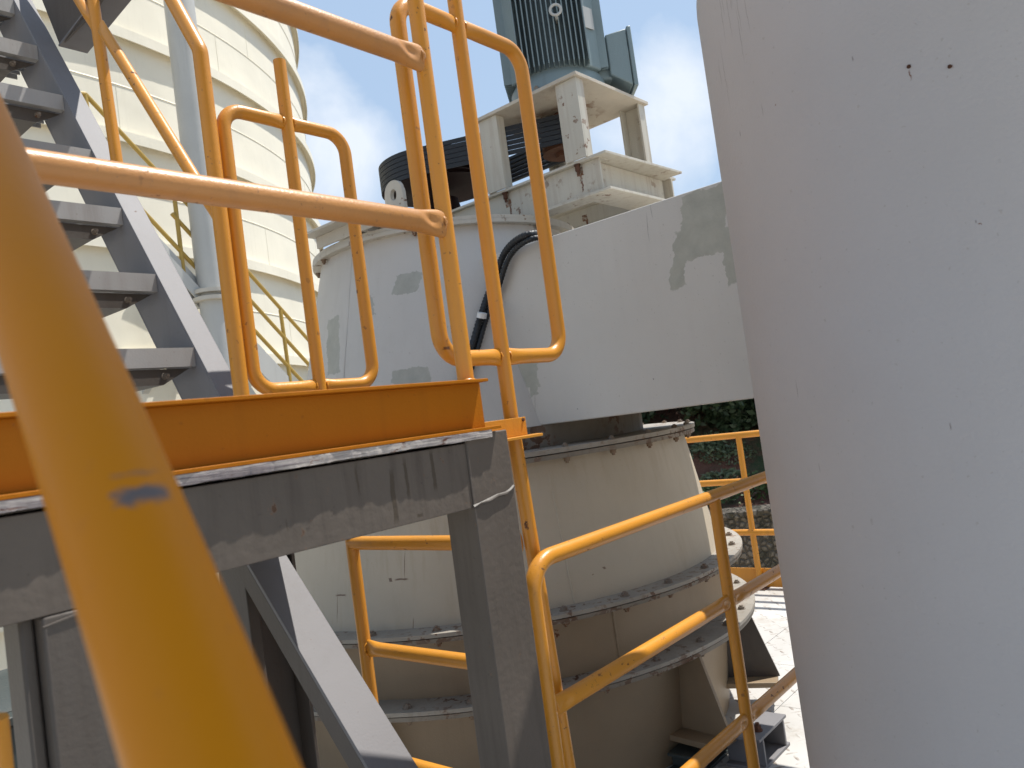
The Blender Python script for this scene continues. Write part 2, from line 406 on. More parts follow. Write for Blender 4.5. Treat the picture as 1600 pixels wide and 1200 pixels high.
# --- hillside beyond the deck: retaining wall, red soil, woods
nt = NT('red_soil')
c = nt.mix(nt.ramp(nt.noise(0.9, 7, 0.65), 0.35, 0.65), (0.15, 0.062, 0.04), (0.07, 0.038, 0.028))
c = nt.mix(nt.ramp(nt.noise(0.35, 6, 0.7, off=(5, 5, 5)), 0.50, 0.58), c, (0.035, 0.055, 0.022))
nt.link(c, nt.b.inputs['Base Color']); nt.b.inputs['Roughness'].default_value = 0.95
nt.link(nt.bump(nt.noise(2.5, 7, 0.7), 0.25), nt.b.inputs['Normal'])
M['soil'] = nt.m
HU = Vector((math.cos(R(24)), math.sin(R(24)), 0))      # away from camera
HV = Vector((-HU.y, HU.x, 0))                            # along the wall
def hp(a, b, z): p = HU*a + HV*b; return (p.x, p.y, z)
def hill_z(a):
    if a < 15.3: return -2.15
    t = a - 15.3
    return -2.15 + (t*0.62 if t < 4 else 2.48 + (t-4)*0.10 if t < 30 else 5.08 + (t-30)*0.02)
h = MB(); NA, NB = 46, 60; vs = []
for i in range(NA):
    a = 14.62 + (i/(NA-1))**1.5 * 75
    for j in range(NB):
        b = -70 + 140*j/(NB-1)
        vs.append(hp(a, b, hill_z(a) + (random.uniform(-.25, .25) * min(1, (a-14.6)/2) )))
h.add(vs, [(i*NB+j, i*NB+j+1, (i+1)*NB+j+1, (i+1)*NB+j) for i in range(NA-1) for j in range(NB-1)])
h.f = [f[::-1] for f in h.f]
tag(part('hillside', h, 'soil', angle=80), kind='structure')
nt = NT('rubble_stone')
vo = nt.t.nodes.new('ShaderNodeTexVoronoi'); vo.feature = 'DISTANCE_TO_EDGE'; vo.inputs['Scale'].default_value = 10.0
mp = nt.t.nodes.new('ShaderNodeMapping'); mp.inputs['Rotation'].default_value = (0, 0, R(-24)); nt.link(nt.pos, mp.inputs[0]); nt.link(mp.outputs[0], vo.inputs['Vector'])
vc = nt.t.nodes.new('ShaderNodeTexVoronoi'); vc.inputs['Scale'].default_value = 10.0; nt.link(mp.outputs[0], vc.inputs['Vector'])
sc_ = nt.t.nodes.new('ShaderNodeSeparateColor'); nt.link(vc.outputs['Color'], sc_.inputs[0])
c = nt.mix(sc_.outputs[0], (0.09, 0.075, 0.06), (0.19, 0.16, 0.13))
c = nt.mix(nt.math('MULTIPLY', nt.ramp(vo.outputs['Distance'], 0.08, 0.02), nt.ramp(nt.noise(5, 4), 0.35, 0.6)), c, (0.08, 0.065, 0.05))
c = nt.mix(nt.ramp(nt.noise(2.2, 7, 0.75, off=(3, 3, 3)), 0.47, 0.60), c, (0.045, 0.042, 0.028))
c = nt.mix(nt.math('MULTIPLY', nt.ramp(nt.noise(7, 4, 0.6, vec=(2, 2, 0.15)), 0.60, 0.72), 0.6), c, (0.30, 0.28, 0.25))
nt.link(c, nt.b.inputs['Base Color']); nt.b.inputs['Roughness'].default_value = 0.9
nt.link(nt.bump(nt.ramp(vo.outputs['Distance'], 0.0, 0.2), 0.06), nt.b.inputs['Normal'])
M['rubble'] = nt.m
wl = thing('retaining_wall', 'dark rubble stone retaining wall below the bushes, beyond the far yellow railing', 'wall', hp(14.3, 0, -6.5))
w = MB(); w.obox(hp(14.4, 0, -4.35), HU*0.25, HV*32, Vector((0, 0, 2.14))); part('stonework', w, 'rubble', wl)
w = MB(); w.obox(hp(14.4, 0, -2.15), HU*0.30, HV*32, Vector((0, 0, 0.055))); part('coping', w, 'rubble', wl, bevel=0.02)

def leaf_mat(name, a, b):
    n = NT(name)
    c = n.mix(n.ramp(n.noise(1.1, 5, 0.7), 0.3, 0.7), a, b)
    n.link(c, n.b.inputs['Base Color']); n.b.inputs['Roughness'].default_value = 0.55
    n.b.inputs['Subsurface Weight'].default_value = 0.0
    return n.m
M['leaf'] = leaf_mat('dark_leaves', (0.018, 0.036, 0.020), (0.050, 0.082, 0.034))
M['leaf2'] = leaf_mat('fresh_leaves', (0.045, 0.085, 0.025), (0.08, 0.13, 0.04))
M['leaf3'] = leaf_mat('pale_leaves', (0.06, 0.09, 0.045), (0.12, 0.155, 0.09))
M['bark'] = paint('bark', (0.10, 0.075, 0.055), 0.9, 0.3, 0.3, 1.1, bump=0.01, orange=30)
def leaves(mb, c, rx, rz, n, size, elong=1.8):
    c = Vector(c)
    for _ in range(n):
        while True:
            p = Vector((random.uniform(-1, 1), random.uniform(-1, 1), random.uniform(-1, 1)))
            if 0.35 < p.length < 1: break
        p = Vector((p.x*rx, p.y*rx, p.z*rz)) + c
        u = Vector((random.gauss(0, 1), random.gauss(0, 1), random.gauss(0, 0.6))).normalized()
        v = u.orthogonal().normalized(); v = (Matrix.Rotation(random.uniform(0, 6.28), 3, u) @ v)
        s = size * random.uniform(0.6, 1.4)
        o = len(mb.v)
        mb.v += [tuple(p - u*s*elong*.5), tuple(p + v*s*.45), tuple(p + u*s*elong*.5), tuple(p - v*s*.45)]
        mb.f.append((o, o+1, o+2, o+3))
fo = MB()
for k in range(190):
    a = 17.2 + abs(random.gauss(0, 1)) * 4.5
    b = random.uniform(-9, 9) * (1 + (a-17)/20)
    r_ = random.uniform(0.8, 1.7)
    z = hill_z(a) + r_*random.uniform(0.2, 1.2)
    if k < 95: a = random.uniform(16.6, 18.2); b = random.uniform(-4.5, 4.5); r_ = random.uniform(0.45, 0.9); z = random.uniform(-0.75, 1.4)
    if z - r_ < -0.95 and a < 19 and -5 < b < 5: z = -0.95 + r_*1.05
    cc = Vector(hp(a, b, z))
    for q in range(7):
        off = Vector((random.uniform(-1, 1), random.uniform(-1, 1), random.uniform(-0.8, 1)))*r_*0.75
        leaves(fo, cc + off, r_*0.55, r_*0.5, 95, 0.085 + 0.004*(a-15))
tag(part('woodland', fo, 'leaf', smooth=False), kind='stuff')
# bushes along the top of the wall
def bush(name, label, px, py, dist, rx, rz, n, size, mat, elong=2.0):
    p = onD(px, py, dist); base_z = p.z - rz
    t = thing(name, label, 'bush', (p.x, p.y, base_z - 0.1), 'bushes on the slope above the stone wall')
    f = MB()
    for q in range(6):
        off = Vector((random.uniform(-.6, .6)*rx, random.uniform(-.6, .6)*rx, random.uniform(-.5, .5)*rz))
        leaves(f, p + off, rx*0.6, rz*0.6, n//6, size, elong)
    part('foliage', f, mat, t, smooth=False)
    s = MB()
    for q in range(4):
        e = p + Vector((random.uniform(-.5, .5)*rx, random.uniform(-.5, .5)*rx, random.uniform(0, .4)*rz))
        s.tube([(p.x, p.y, base_z-0.2), tuple((Vector((p.x, p.y, base_z)) + e)/2 + Vector((.05, 0, 0))), tuple(e)], 0.025, 6)
    part('stem', s, 'bark', t)
bush('leafy_bush', 'broad dark green bush highest on the red slope, left of the far railing post', 1128, 704, 16.4, 0.75, 0.55, 3600, 0.045, 'leaf3')
bush('leafy_bush', 'pale feathery shrub standing just above the middle rail of the far railing', 1122, 750, 15.3, 0.38, 0.20, 700, 0.045, 'leaf3', 3.2)
bush('leafy_bush', 'fresh green bush spilling over the stone wall below the middle rail', 1150, 777, 14.9, 0.9, 0.30, 3000, 0.045, 'leaf2')
bush('leafy_bush', 'green bush on the wall top beside the white vessel, right of the railing post', 1205, 772, 14.9, 0.75, 0.42, 3000, 0.045, 'leaf2')

# ================================================================== storage tank
TC = (2.53, 13.77); TR = 6.28
tank = thing('storage_tank', 'huge cream cylindrical storage tank with horizontal stiffening rings', 'tank', (*TC, -6.5))
t = MB(); t.lathe([(TR, -6.5), (TR, 9.05), (TR-0.35, 9.25), (0.02, 10.6)], *TC, seg=220); part('shell', t, 'cream', tank, angle=40)
for zr in [3.26 + 1.085*k for k in range(-8, 6)]:
    t = MB(); t.lathe([(TR-0.01, zr+0.055), (TR+0.085, zr+0.055), (TR+0.085, zr-0.055), (TR+0.075, zr-0.055), (TR+0.06, zr+0.0), (TR-0.01, zr+0.0)], *TC, seg=220)
    part('stiffening_ring', t, 'cream', tank, angle=30)
t = MB()
for zr in [3.26 + 1.085*k + 0.56 for k in range(-8, 6)]:
    t.lathe([(TR, zr+0.010), (TR+0.007, zr), (TR, zr-0.010)], *TC, seg=220)
part('weld_seam', t, 'cream', tank)
t = MB()
for k in range(-8, 6):
    zr = 3.26 + 1.085*k
    for (z0_, z1_) in ((zr+0.056, zr+0.55), (zr+0.575, zr+1.028)):
        for q in range(3):
            a = R(190 + 50*q + random.uniform(0, 40)); t.tube([(TC[0] + TR*math.cos(a), TC[1] + TR*math.sin(a), z_) for z_ in (z0_, z1_)], 0.0035, 5)
o_ = part('upright_seam', t, 'cream', tank); o_['kind'] = 'stuff'

# access stair on the tank, straight flight in a vertical plane in front of the shell
def hitdist(px, py): p = onC(px, py, *TC, TR + 0.75); return p
q0, q1 = hitdist(330, 420), hitdist(400, 490)
SP = hitdist(360, 450); SDIR = Vector((q1.x - q0.x, q1.y - q0.y, 0)).normalized()
SN = Vector((SDIR.y, -SDIR.x, 0))
if SN.dot(SP) > 0: SN = -SN
def onS(px, py, off=0.0):
    r = ray(px, py); o = SP + SN*off
    return r * (o.dot(SN) / r.dot(SN))
st = thing('tank_stair', 'narrow stair with faded yellow handrail climbing the side of the cream tank', 'stair', (SP.x, SP.y, -1.5))
def ext(a, b, t0, t1): a, b = Vector(a), Vector(b); return a + (b-a)*t0, a + (b-a)*t1
for (a, b, t0, t1) in (((303, 330), (440, 484), 0.0, 1.8), ((306, 375), (442, 525), -0.24, 1.8), ((219, 325), (447, 569), 0.0, 1.5)):
    A_, B_ = ext(onS(*a), onS(*b), t0, t1)
    m = MB(); m.tube([A_, B_], 0.020, 10); part('rail', m, 'olive', st)
for (a, b) in (((271, 296), (287, 428)), ((438, 484), (454, 600)), ((133, 147), (139, 200)), ((350, 383), (362, 500))):
    m = MB(); m.tube([onS(*a), onS(*b)], 0.020, 10); part('post', m, 'olive', st)
m = MB(); m.tube([onS(133, 147), onS(118, 145)], 0.020, 10); m.tube([onS(133, 147), onS(303, 330)], 0.020, 10); part('top_rail', m, 'olive', st)
for off in (0.0, -0.62):
    A_, B_ = ext(onS(262, 408, off), onS(455, 612, off), -0.1, 1.6)
    m = MB(); m.bar(A_, B_, 0.012, 0.22, up=SN.cross((B_-A_).normalized())); part('stringer', m, 'tank_grey', st)
A_, B_ = ext(onS(262, 408), onS(455, 612), 0, 1.5)
nst = int(abs(A_.z - B_.z) / 0.22)
for k in range(nst):
    p = A_ + (B_ - A_) * (k + 0.5) / nst
    m = MB(); m.obox(p - SN*0.31, SDIR*0.12, SN*0.30, Vector((0, 0, 0.015))); part('tread', m, 'tank_grey', st)
for px in (300, 440):
    p = onS(px, 470 + (px-300)*1.05, 0.0); m = MB()
    m.bar(p - SN*0.0 - Vector((0, 0, 0.1)), p - SN*1.0 - Vector((0, 0, 0.9)), 0.07, 0.07); part('bracket', m, 'tank_grey', st)

# vertical grey stand pipe in front of the tank
pp = onD(315, 300, 7.4)
sp_ = thing('stand_pipe', 'thick pale grey vertical pipe with a flanged joint in front of the cream tank', 'pipe', (pp.x, pp.y, -6.5))
m = MB(); m.lathe([(0.138, -6.5), (0.138, 8.0)], pp.x, pp.y, 40); part('pipe', m, 'tank_grey', sp_)
zf = onD(338, 462, 7.4).z
for dz in (0.02, -0.05):
    m = MB(); m.lathe([(0.138, zf+dz+0.018), (0.195, zf+dz+0.018), (0.195, zf+dz-0.018), (0.138, zf+dz-0.018)], pp.x, pp.y, 40); part('flange', m, 'flange', sp_, angle=30)
m = MB(); zb = zf + 0.0
m.bar((pp.x-1.1, pp.y-0.1, zb+1.0), (pp.x-0.1, pp.y, zb-0.05), 0.1, 0.012, up=(0, 1, 0)); part('brace', m, 'tank_grey', sp_); m = MB(); m.bar((pp.x+0.9, pp.y+0.4, zb-1.6), (pp.x+0.1, pp.y, zb-0.7), 0.1, 0.012, up=(0, 1, 0))
part('brace', m, 'tank_grey', sp_)

# ================================================================== separator (round machine)
AX = (2.89, 2.78)
mach = thing('dust_separator', 'large off-white bolted round separator under the motor, with wide rusty flanges', 'machine', (*AX, FLOOR))
drum_pat = P2(lambda a, b: onC(a, b, *AX, 0.75), [(617, 441, 0.055, 0.045, -0.25), (562, 478, 0.03, 0.05, 0.3), (518, 540, 0.05, 0.13, 0.15), (655, 592, 0.075, 0.05, 0.2)])
M['drum'] = paint('off_white_drum_paint', (0.58, 0.547, 0.505), 0.48, 0.07, 0.10, 0.80, 22, dirt=(0.25, 0.2, 0.14), bump=0.0006, patches=drum_pat, prough=0.03, pfreq=22, dent=0.006)
body_marks = P2(lambda a, b: onC(a, b, *AX, 1.13), [(622, 907, 0.026, 0.004, 0.2), (624, 885, 0.002, 0.06, 0.0), (530, 931, 0.028, 0.004, 0.1), (527, 950, 0.002, 0.06, 0.0), (650, 975, 0.002, 0.03, 0), (605, 908, 0.006, 0.008, 0.3), (943, 888, 0.003, 0.006, 0.4), (927, 897, 0.002, 0.003, 0)])
M['body'] = paint('off_white_body_paint', (0.52, 0.445, 0.34), 0.48, 0.11, 0.5, 0.74, 16, dirt=(0.34, 0.25, 0.15), bump=0.0006, marks=body_marks, markcol=(0.10, 0.04, 0.02), dent=0.006)
M['lower'] = paint('shaded_stained_cream_paint', (0.31, 0.225, 0.14), 0.5, 0.16, 0.5, 0.70, 16, dirt=(0.22, 0.15, 0.09), bump=0.0008, dent=0.006)  # base browned for shade and warm bounce; streaks and chips are dirt and rust
def lat(prof, mat, name, seg=128, angle=30, **k):
    m = MB(); m.lathe(prof, *AX, seg=seg, **k); return part(name, m, mat, mach, angle=angle)
lat([(0.635, 0.868), (0.858, -0.037)], 'drum', 'upper_drum')
lat([(0.858, -0.0372), (0.868, -0.0375), (0.868, -0.126)], 'flange_dirty', 'neck')
lat([(0.0, 0.885), (0.675, 0.885), (0.675, 0.868), (0.635, 0.868)], 'flange', 'top_flange')
lat([(0.0, 0.902), (0.672, 0.902), (0.672, 0.8865), (0.1, 0.8865)], 'flange', 'lid')
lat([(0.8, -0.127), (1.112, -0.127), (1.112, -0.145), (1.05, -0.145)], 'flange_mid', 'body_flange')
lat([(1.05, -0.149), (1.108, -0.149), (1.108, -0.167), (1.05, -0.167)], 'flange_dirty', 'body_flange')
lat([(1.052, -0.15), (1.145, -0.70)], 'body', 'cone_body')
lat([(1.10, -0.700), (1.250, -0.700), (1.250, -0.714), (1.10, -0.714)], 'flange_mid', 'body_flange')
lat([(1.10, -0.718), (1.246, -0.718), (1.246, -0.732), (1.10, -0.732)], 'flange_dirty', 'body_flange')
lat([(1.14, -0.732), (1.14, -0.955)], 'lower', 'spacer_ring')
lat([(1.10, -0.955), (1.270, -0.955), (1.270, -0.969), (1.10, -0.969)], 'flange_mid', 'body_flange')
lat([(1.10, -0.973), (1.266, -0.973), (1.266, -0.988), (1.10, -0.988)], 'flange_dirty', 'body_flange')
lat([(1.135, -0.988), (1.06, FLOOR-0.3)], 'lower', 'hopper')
# weld seams as thin raised ridges
def ridge(r0, z0, r1, z1, az, name='weld_seam', mat='body', t=0.0045):
    a = R(az); m = MB()
    n = 26; pts = [(AX[0] + (r0+(r1-r0)*k/n)*math.cos(a), AX[1] + (r0+(r1-r0)*k/n)*math.sin(a), z0+(z1-z0)*k/n) for k in range(n+1)]
    m.tube(pts, t, 6, wob=0.3); part(name, m, mat, mach)
sm = onC(870, 800, *AX, 1.09); ridge(1.052, -0.17, 1.145, -0.70, math.degrees(math.atan2(sm.y-AX[1], sm.x-AX[0])))
sm = onC(960, 975, *AX, 1.14); ridge(1.14, -0.75, 1.14, -0.95, math.degrees(math.atan2(sm.y-AX[1], sm.x-AX[0])), mat='lower')
sm = onC(528, 640, *AX, 0.8); ridge(0.635, 0.86, 0.86, -0.04, math.degrees(math.atan2(sm.y-AX[1], sm.x-AX[0]))+3, mat='drum', t=0.003)
def bolts(rad, ztop, zbot, n, r, h, a_off=0):
    proto = None
    for k in range(n):
        a = 2*math.pi*(k + a_off)/n + random.uniform(-0.01, 0.01)
        p = Vector((AX[0] + rad*math.cos(a), AX[1] + rad*math.sin(a), ztop))
        if proto is None:
            m = MB(); m.hexbolt(p, (0, 0, 1), r, h); proto = part('bolt', m, 'bolt', mach, loc=p)
            m = MB(); m.hexbolt(p - Vector((0, 0, ztop-zbot)), (0, 0, -1), r*0.95, h*1.5); nut = part('nut', m, 'rust_nut', mach, loc=p)
        else:
            c_ = proto.copy(); C.objects.link(c_); c_.parent = mach; c_.location = p - world_loc(mach); c_.rotation_euler.z = random.uniform(0, 6.28)
            c_ = nut.copy(); C.objects.link(c_); c_.parent = mach; c_.location = p - world_loc(mach)
bolts(1.205, -0.700, -0.732, 32, 0.0145, 0.011)
bolts(1.225, -0.955, -0.988, 32, 0.0145, 0.011, 0.4)
bolts(1.085, -0.127, -0.167, 30, 0.0125, 0.010, 0.2)
bolts(0.655, 0.902, 0.868, 14, 0.012, 0.010, 0.3)
# gusset plates + base feet
for az in (262, 292, 200, 170, 320):
    a = R(az); er = Vector((math.cos(a), math.sin(a), 0)); et = Vector((-er.y, er.x, 0)); o = Vector((AX[0], AX[1], 0))
    m = MB()
    m.prism([o + er*1.125 + Vector((0, 0, -0.9885)), o + er*1.23 + Vector((0, 0, -0.9885)), o + er*1.33 + Vector((0, 0, -1.30)), o + er*1.06 + Vector((0, 0, -1.30))], et*0.014)
    part('gusset', m, 'lower' if az != 292 else 'steel', mach)  # one gusset painted dark grey to carry the shadow it stands in
    if az in (262, 292, 200):
        m = MB(); m.obox(o + er*1.19 + Vector((0, 0, -1.312)), er*0.13, et*0.08, Vector((0, 0, 0.0115))); part('base_foot', m, 'lower', mach, bevel=0.002)
# lid bracket at the left, lifting lug
m = MB(); m.box(2.13, 2.66, 2.50, 2.95, 0.955, 0.967); m.box(2.20, 2.212, 2.52, 2.93, 0.9021, 0.955); m.box(2.212, 2.64, 2.60, 2.612, 0.9021, 0.955)
part('lid_stiffener', m, 'flange', mach, bevel=0.002)
lp = onX(620, 330, 2.36)
m = MB(); yy = lp.y; zz = 0.967
prof = [(yy-0.06, zz)] + [(yy-0.06, zz+0.10)] + [(yy + 0.06*math.cos(R(a)), zz+0.10 + 0.06*math.sin(R(a))) for a in range(150, 29, -20)] + [(yy+0.06, zz+0.10), (yy+0.06, zz)]
hole = [(yy + 0.02*math.cos(R(a)), zz+0.095 + 0.026*math.sin(R(a))) for a in range(0, 360, 20)]
import itertools
def plate_with_hole(outer, hole, x0, x1):
    mb = MB(); no, nh = len(outer), len(hole)
    cx = sum(h_[0] for h_ in hole)/nh; cz = sum(h_[1] for h_ in hole)/nh
    K = 36; O = []; I = []
    def hit(a):
        dx, dz = math.cos(a), math.sin(a); best = None
        for i in range(no):
            (x1_, z1_), (x2_, z2_) = outer[i], outer[(i+1) % no]
            ex, ez = x2_-x1_, z2_-z1_; den = dx*ez - dz*ex
            if abs(den) < 1e-12: continue
            t_ = ((x1_-cx)*ez - (z1_-cz)*ex)/den; u_ = ((x1_-cx)*dz - (z1_-cz)*dx)/den
            if t_ > 0 and -1e-6 <= u_ <= 1+1e-6 and (best is None or t_ < best): best = t_
        return (cx+dx*best, cz+dz*best)
    for k in range(K):
        a = 2*math.pi*k/K; O.append(hit(a)); I.append((cx+0.02*math.cos(a), cz+0.026*math.sin(a)))
    vs = [(x, *p) for x in (x0, x1) for L_ in (O, I) for p in L_]
    fs = []
    for k in range(K):
        j = (k+1) % K
        fs += [(k, K+k, K+j, j), (2*K+k, 2*K+j, 3*K+j, 3*K+k), (k, j, 2*K+j, 2*K+k), (K+k, 3*K+k, 3*K+j, K+j)]
    return mb.add(vs, fs)
part('lifting_lug', plate_with_hole(prof, hole, 2.352, 2.372), 'flange', mach, bevel=0.0)
m = MB(); m.box(2.30, 2.35, yy-0.07, yy+0.06, 0.9021, 0.9545); part('lug_block', m, 'flange', mach, bevel=0.002)

# ================================================================== duct from drum to vessel
VC = (2.07, 0.2918); VR = 0.558
duct_pat = P2(lambda a, b: onX(a, b, 2.51), [(1098, 350, 0.085, 0.115, -0.20), (1062, 405, 0.030, 0.10, -0.24), (1140, 400, 0.022, 0.10, 0.0), (826, 585, 0.05, 0.055, 0.0), (832, 600, 0.02, 0.05, 0.1)])
duct_mk = P2(lambda a, b: onX(a, b, 2.51), [(1012, 355, 0.0016, 0.06, -0.05), (1018, 330, 0.0016, 0.03, 0), (836, 630, 0.0016, 0.045, -0.1), (1021, 592, 0.003, 0.004, 0), (902, 639, 0.003, 0.003, 0)])
M['duct'] = paint('off_white_duct_paint', (0.58, 0.547, 0.50), 0.48, 0.05, 0.06, 1.1, dirt=(0.25, 0.2, 0.15), bump=0.0007, patches=duct_pat, patchcol=(0.43, 0.42, 0.355), prough=0.030, pfreq=20, marks=duct_mk, markcol=(0.13, 0.11, 0.10), dent=0.006)
du = thing('square_duct', 'wide off-white rectangular duct with greenish grey primer patches, running behind the big vessel', 'duct', (2.8, 1.6, -0.037))
m = MB(); m.box(2.51, 3.42, -0.60, 2.70, -0.0365, 0.706); part('casing', m, 'duct', du, bevel=0.004)
m = MB(); m.tube([(2.509, 2.017, -0.03), (2.509, 2.22, 0.70)], 0.004, 6); part('weld_seam', m, 'duct', du)

# ================================================================== big vessel at the right
def vp(a, b): return onC(a, b, *VC, VR)
v_mk = []
for (x, y0, y1) in ((1126, -20, 25), (1133, -20, 62), (1140, -10, 18), (1149, -20, 53), (1150, 5, 104), (1162, -20, 53), (1121, -30, 70), (1122, 90, 140), (1125, 60, 180), (1139, -30, 10), (1190, 160, 182), (1156, 205, 213), (1243, 592, 622), (1279, 722, 738), (1332, 88, 97), (1485, 660, 672), (1525, 345, 350)):
    p0, p1 = vp(x, y0), vp(x + (y1-y0)*0.13, y1); v_mk.append(((p0.y+p1.y)/2, (p0.z+p1.z)/2, 0.0012 if y1-y0 > 12 else 0.0018, abs(p0.z-p1.z)/2+0.001, 0.0))
v_r = [(*vp(1420, 104).yz, 0.0035, 0.0035, 0), (*vp(1484, 104).yz, 0.0035, 0.0035, 0), (*vp(1422, 116).yz, 0.002, 0.010, 0), (*vp(1213, 163).yz, 0.002, 0.002, 0), (*vp(1528, 349).yz, 0.004, 0.002, 0)]
M['vessel'] = paint('off_white_vessel_paint', (0.475, 0.450, 0.442), 0.55, 0.05, 0.05, 1.1, dirt=(0.3, 0.26, 0.22), bump=0.0009, orange=140, marks=v_mk, markcol=(0.12, 0.10, 0.09), rusts=v_r, dent=0.01)
ve = thing('filter_vessel', 'very large off-white cylindrical vessel filling the right side, two rusty studs near its top', 'vessel', (*VC, FLOOR))
prof = [(VR+0.012, FLOOR), (VR, FLOOR+0.02), (VR, 0.93)] + [(VR - 0.12*(1-math.cos(R(a))), 0.93 + 0.13*math.sin(R(a))) for a in range(10, 91, 10)] + [(0.02, 1.13)]
m = MB(); m.lathe(prof, *VC, 160); part('shell', m, 'vessel', ve, angle=50)
for q in (1420, 1484):
    p = vp(q, 104); nn = Vector((p.x-VC[0], p.y-VC[1], 0)).normalized()
    m = MB(); m.hexbolt(p, nn, 0.0028, 0.003); part('stud', m, 'rust', ve)

# ================================================================== drive frame on the drum
rb = P2(lambda a, b: onX(a, b, 2.82), [(905, 268, 0.018, 0.018, 0), (908, 285, 0.006, 0.045, 0), (793, 318, 0.018, 0.018, 0), (798, 335, 0.006, 0.05, 0), (750, 350, 0.12, 0.006, 0)])
M['frame'] = paint('off_white_frame_paint', (0.58, 0.54, 0.455), 0.48, 0.12, 0.45, 0.625, 20, (0.13, 0.055, 0.03), dirt=(0.24, 0.14, 0.07), bump=0.001, rusts=rb)
fr = thing('drive_frame', 'off-white welded steel frame on the drum, carrying the motor table, rust at its bolts', 'machine frame', (2.9, 2.5, 0.902))
def channel_y(x, y0, y1, z0, z1, out=-1, fw=0.07, t=0.012):
    m = MB(); xw = x
    m.box(xw, xw + t, y0, y1, z0+t, z1-t)
    a, b = (xw, xw+fw) if out > 0 else (xw-0.0, xw+fw)
    m.box(a, b, y0, y1, z0, z0+t); m.box(a, b, y0, y1, z1-t, z1); return m
m = MB(); m.box(2.826, 2.838, 1.752, 3.55, 0.915, 1.058); m.box(2.80, 2.90, 1.752, 3.55, 1.058, 1.070); m.box(2.80, 2.90, 1.752, 3.55, 0.903, 0.915)
part('side_beam', m, 'frame', fr, bevel=0.0015)
m = MB(); m.box(3.45, 3.462, 1.752, 3.55, 0.915, 1.058); m.box(3.40, 3.50, 1.752, 3.55, 1.058, 1.070); m.box(3.40, 3.50, 1.752, 3.55, 0.903, 0.915)
part('side_beam', m, 'frame', fr, bevel=0.0015)
m = MB(); m.box(2.8385, 3.43, 1.79, 1.802, 0.9151, 1.0575)
m.prism([(2.80, 1.70, 1.0585), (3.43, 1.68, 1.0585), (3.43, 1.86, 1.0585), (2.9005, 1.86, 1.0585), (2.9005, 1.7515, 1.0585), (2.80, 1.7515, 1.0585)], (0, 0, 0.011)); m.prism([(2.80, 1.70, 0.9035), (3.40, 1.69, 0.9035), (3.40, 1.86, 0.9035), (2.9005, 1.86, 0.9035), (2.9005, 1.7515, 0.9035), (2.80, 1.7515, 0.9035)], (0, 0, 0.011))
part('end_beam', m, 'frame', fr, bevel=0.0015)
m = MB(); m.box(2.86, 3.44, 3.3, 3.31, 0.915, 1.058); part('cross_beam', m, 'frame', fr)
# motor table
Z0, Z1 = 1.0705, 1.418
for (x, y, sx, sy) in ((2.79, 1.79, 1, 1), (2.79, 2.25, 1, 1), (3.36, 1.79, -1, 1), (3.36, 2.25, -1, 1)):
    m = MB(); w_ = 0.11
    m.box(x, x + sx*0.01, y, y + w_, Z0, Z1) if sx > 0 else m.box(x-0.01, x, y, y + w_, Z0, Z1)
    xa, xb = (x+0.0105, x+0.055) if sx > 0 else (x-0.055, x-0.0105)
    m.box(xa, xb, y, y+0.01, Z0, Z1)
    m.box(xa, xb, y+w_-0.01, y+w_, Z0, Z1)
    part('table_post', m, 'frame', fr, bevel=0.0012)
m = MB(); m.box(2.775, 3.375, 1.775, 2.375, Z1+0.0005, Z1+0.016); part('table_plate', m, 'plate_rusty', fr, bevel=0.0015)
for yq in (268, 318):
    pass
for (a, b) in ((905, 262), (793, 311)):
    p = onX(a, b, 2.825); m = MB(); m.hexbolt((2.812, p.y, 1.0575), (0, 0, -1), 0.012, 0.03); part('bolt', m, 'rust', fr)

# ================================================================== motor
MC = (3.07, 2.075); MZ = Z1 + 0.0165
mo = thing('electric_motor', 'upright blue-green finned electric motor bolted on the table above the drum', 'motor', (*MC, MZ))
m = MB(); m.lathe([(0.0, MZ), (0.262, MZ), (0.262, MZ+0.022), (0.235, MZ+0.026), (0.225, MZ+0.09), (0.21, MZ+0.115)], *MC, 64); part('mounting_flange', m, 'motor', mo, angle=30)
m = MB(); m.lathe([(0.205, MZ+0.10), (0.205, MZ+0.85)], *MC, 64); part('body', m, 'motor', mo)
m = MB(); m.lathe([(0.235, MZ+0.83), (0.258, MZ+0.85), (0.258, MZ+1.02), (0.2, MZ+1.06), (0, MZ+1.06)], *MC, 64); part('fan_cowl', m, 'motor', mo)
k = 0
fins = MB()
ca = math.degrees(math.atan2(-MC[1], -MC[0]))       # towards the viewer side
for base_a in (ca + 0, ca + 180):
    a = R(base_a); er = Vector((math.cos(a), math.sin(a), 0)); et = Vector((-er.y, er.x, 0))
    for j in range(-7, 8):
        s_ = j*0.0225
        r_in = math.sqrt(max(0.205**2 - s_**2, 0)) - 0.004
        r_out = 0.262 - 0.035*(abs(j)/7)**2
        c_ = Vector((MC[0], MC[1], 0)) + er*(r_in+r_out)/2 + et*s_
        fins.obox(c_ + Vector((0, 0, MZ+0.475)), er*(r_out-r_in)/2, et*0.0028, Vector((0, 0, 0.355)))
for base_a in (ca - 90, ca + 90):
    a = R(base_a); er = Vector((math.cos(a), math.sin(a), 0)); et = Vector((-er.y, er.x, 0))
    for j in range(-5, 6):
        s_ = j*0.022
        r_in = math.sqrt(0.205**2 - s_**2) - 0.004
        r_out = 0.245
        c_ = Vector((MC[0], MC[1], 0)) + er*(r_in+r_out)/2 + et*s_
        fins.obox(c_ + Vector((0, 0, MZ+0.475)), er*(r_out-r_in)/2, et*0.0028, Vector((0, 0, 0.355)))
part('cooling_fins', fins, 'motor', mo, smooth=False)
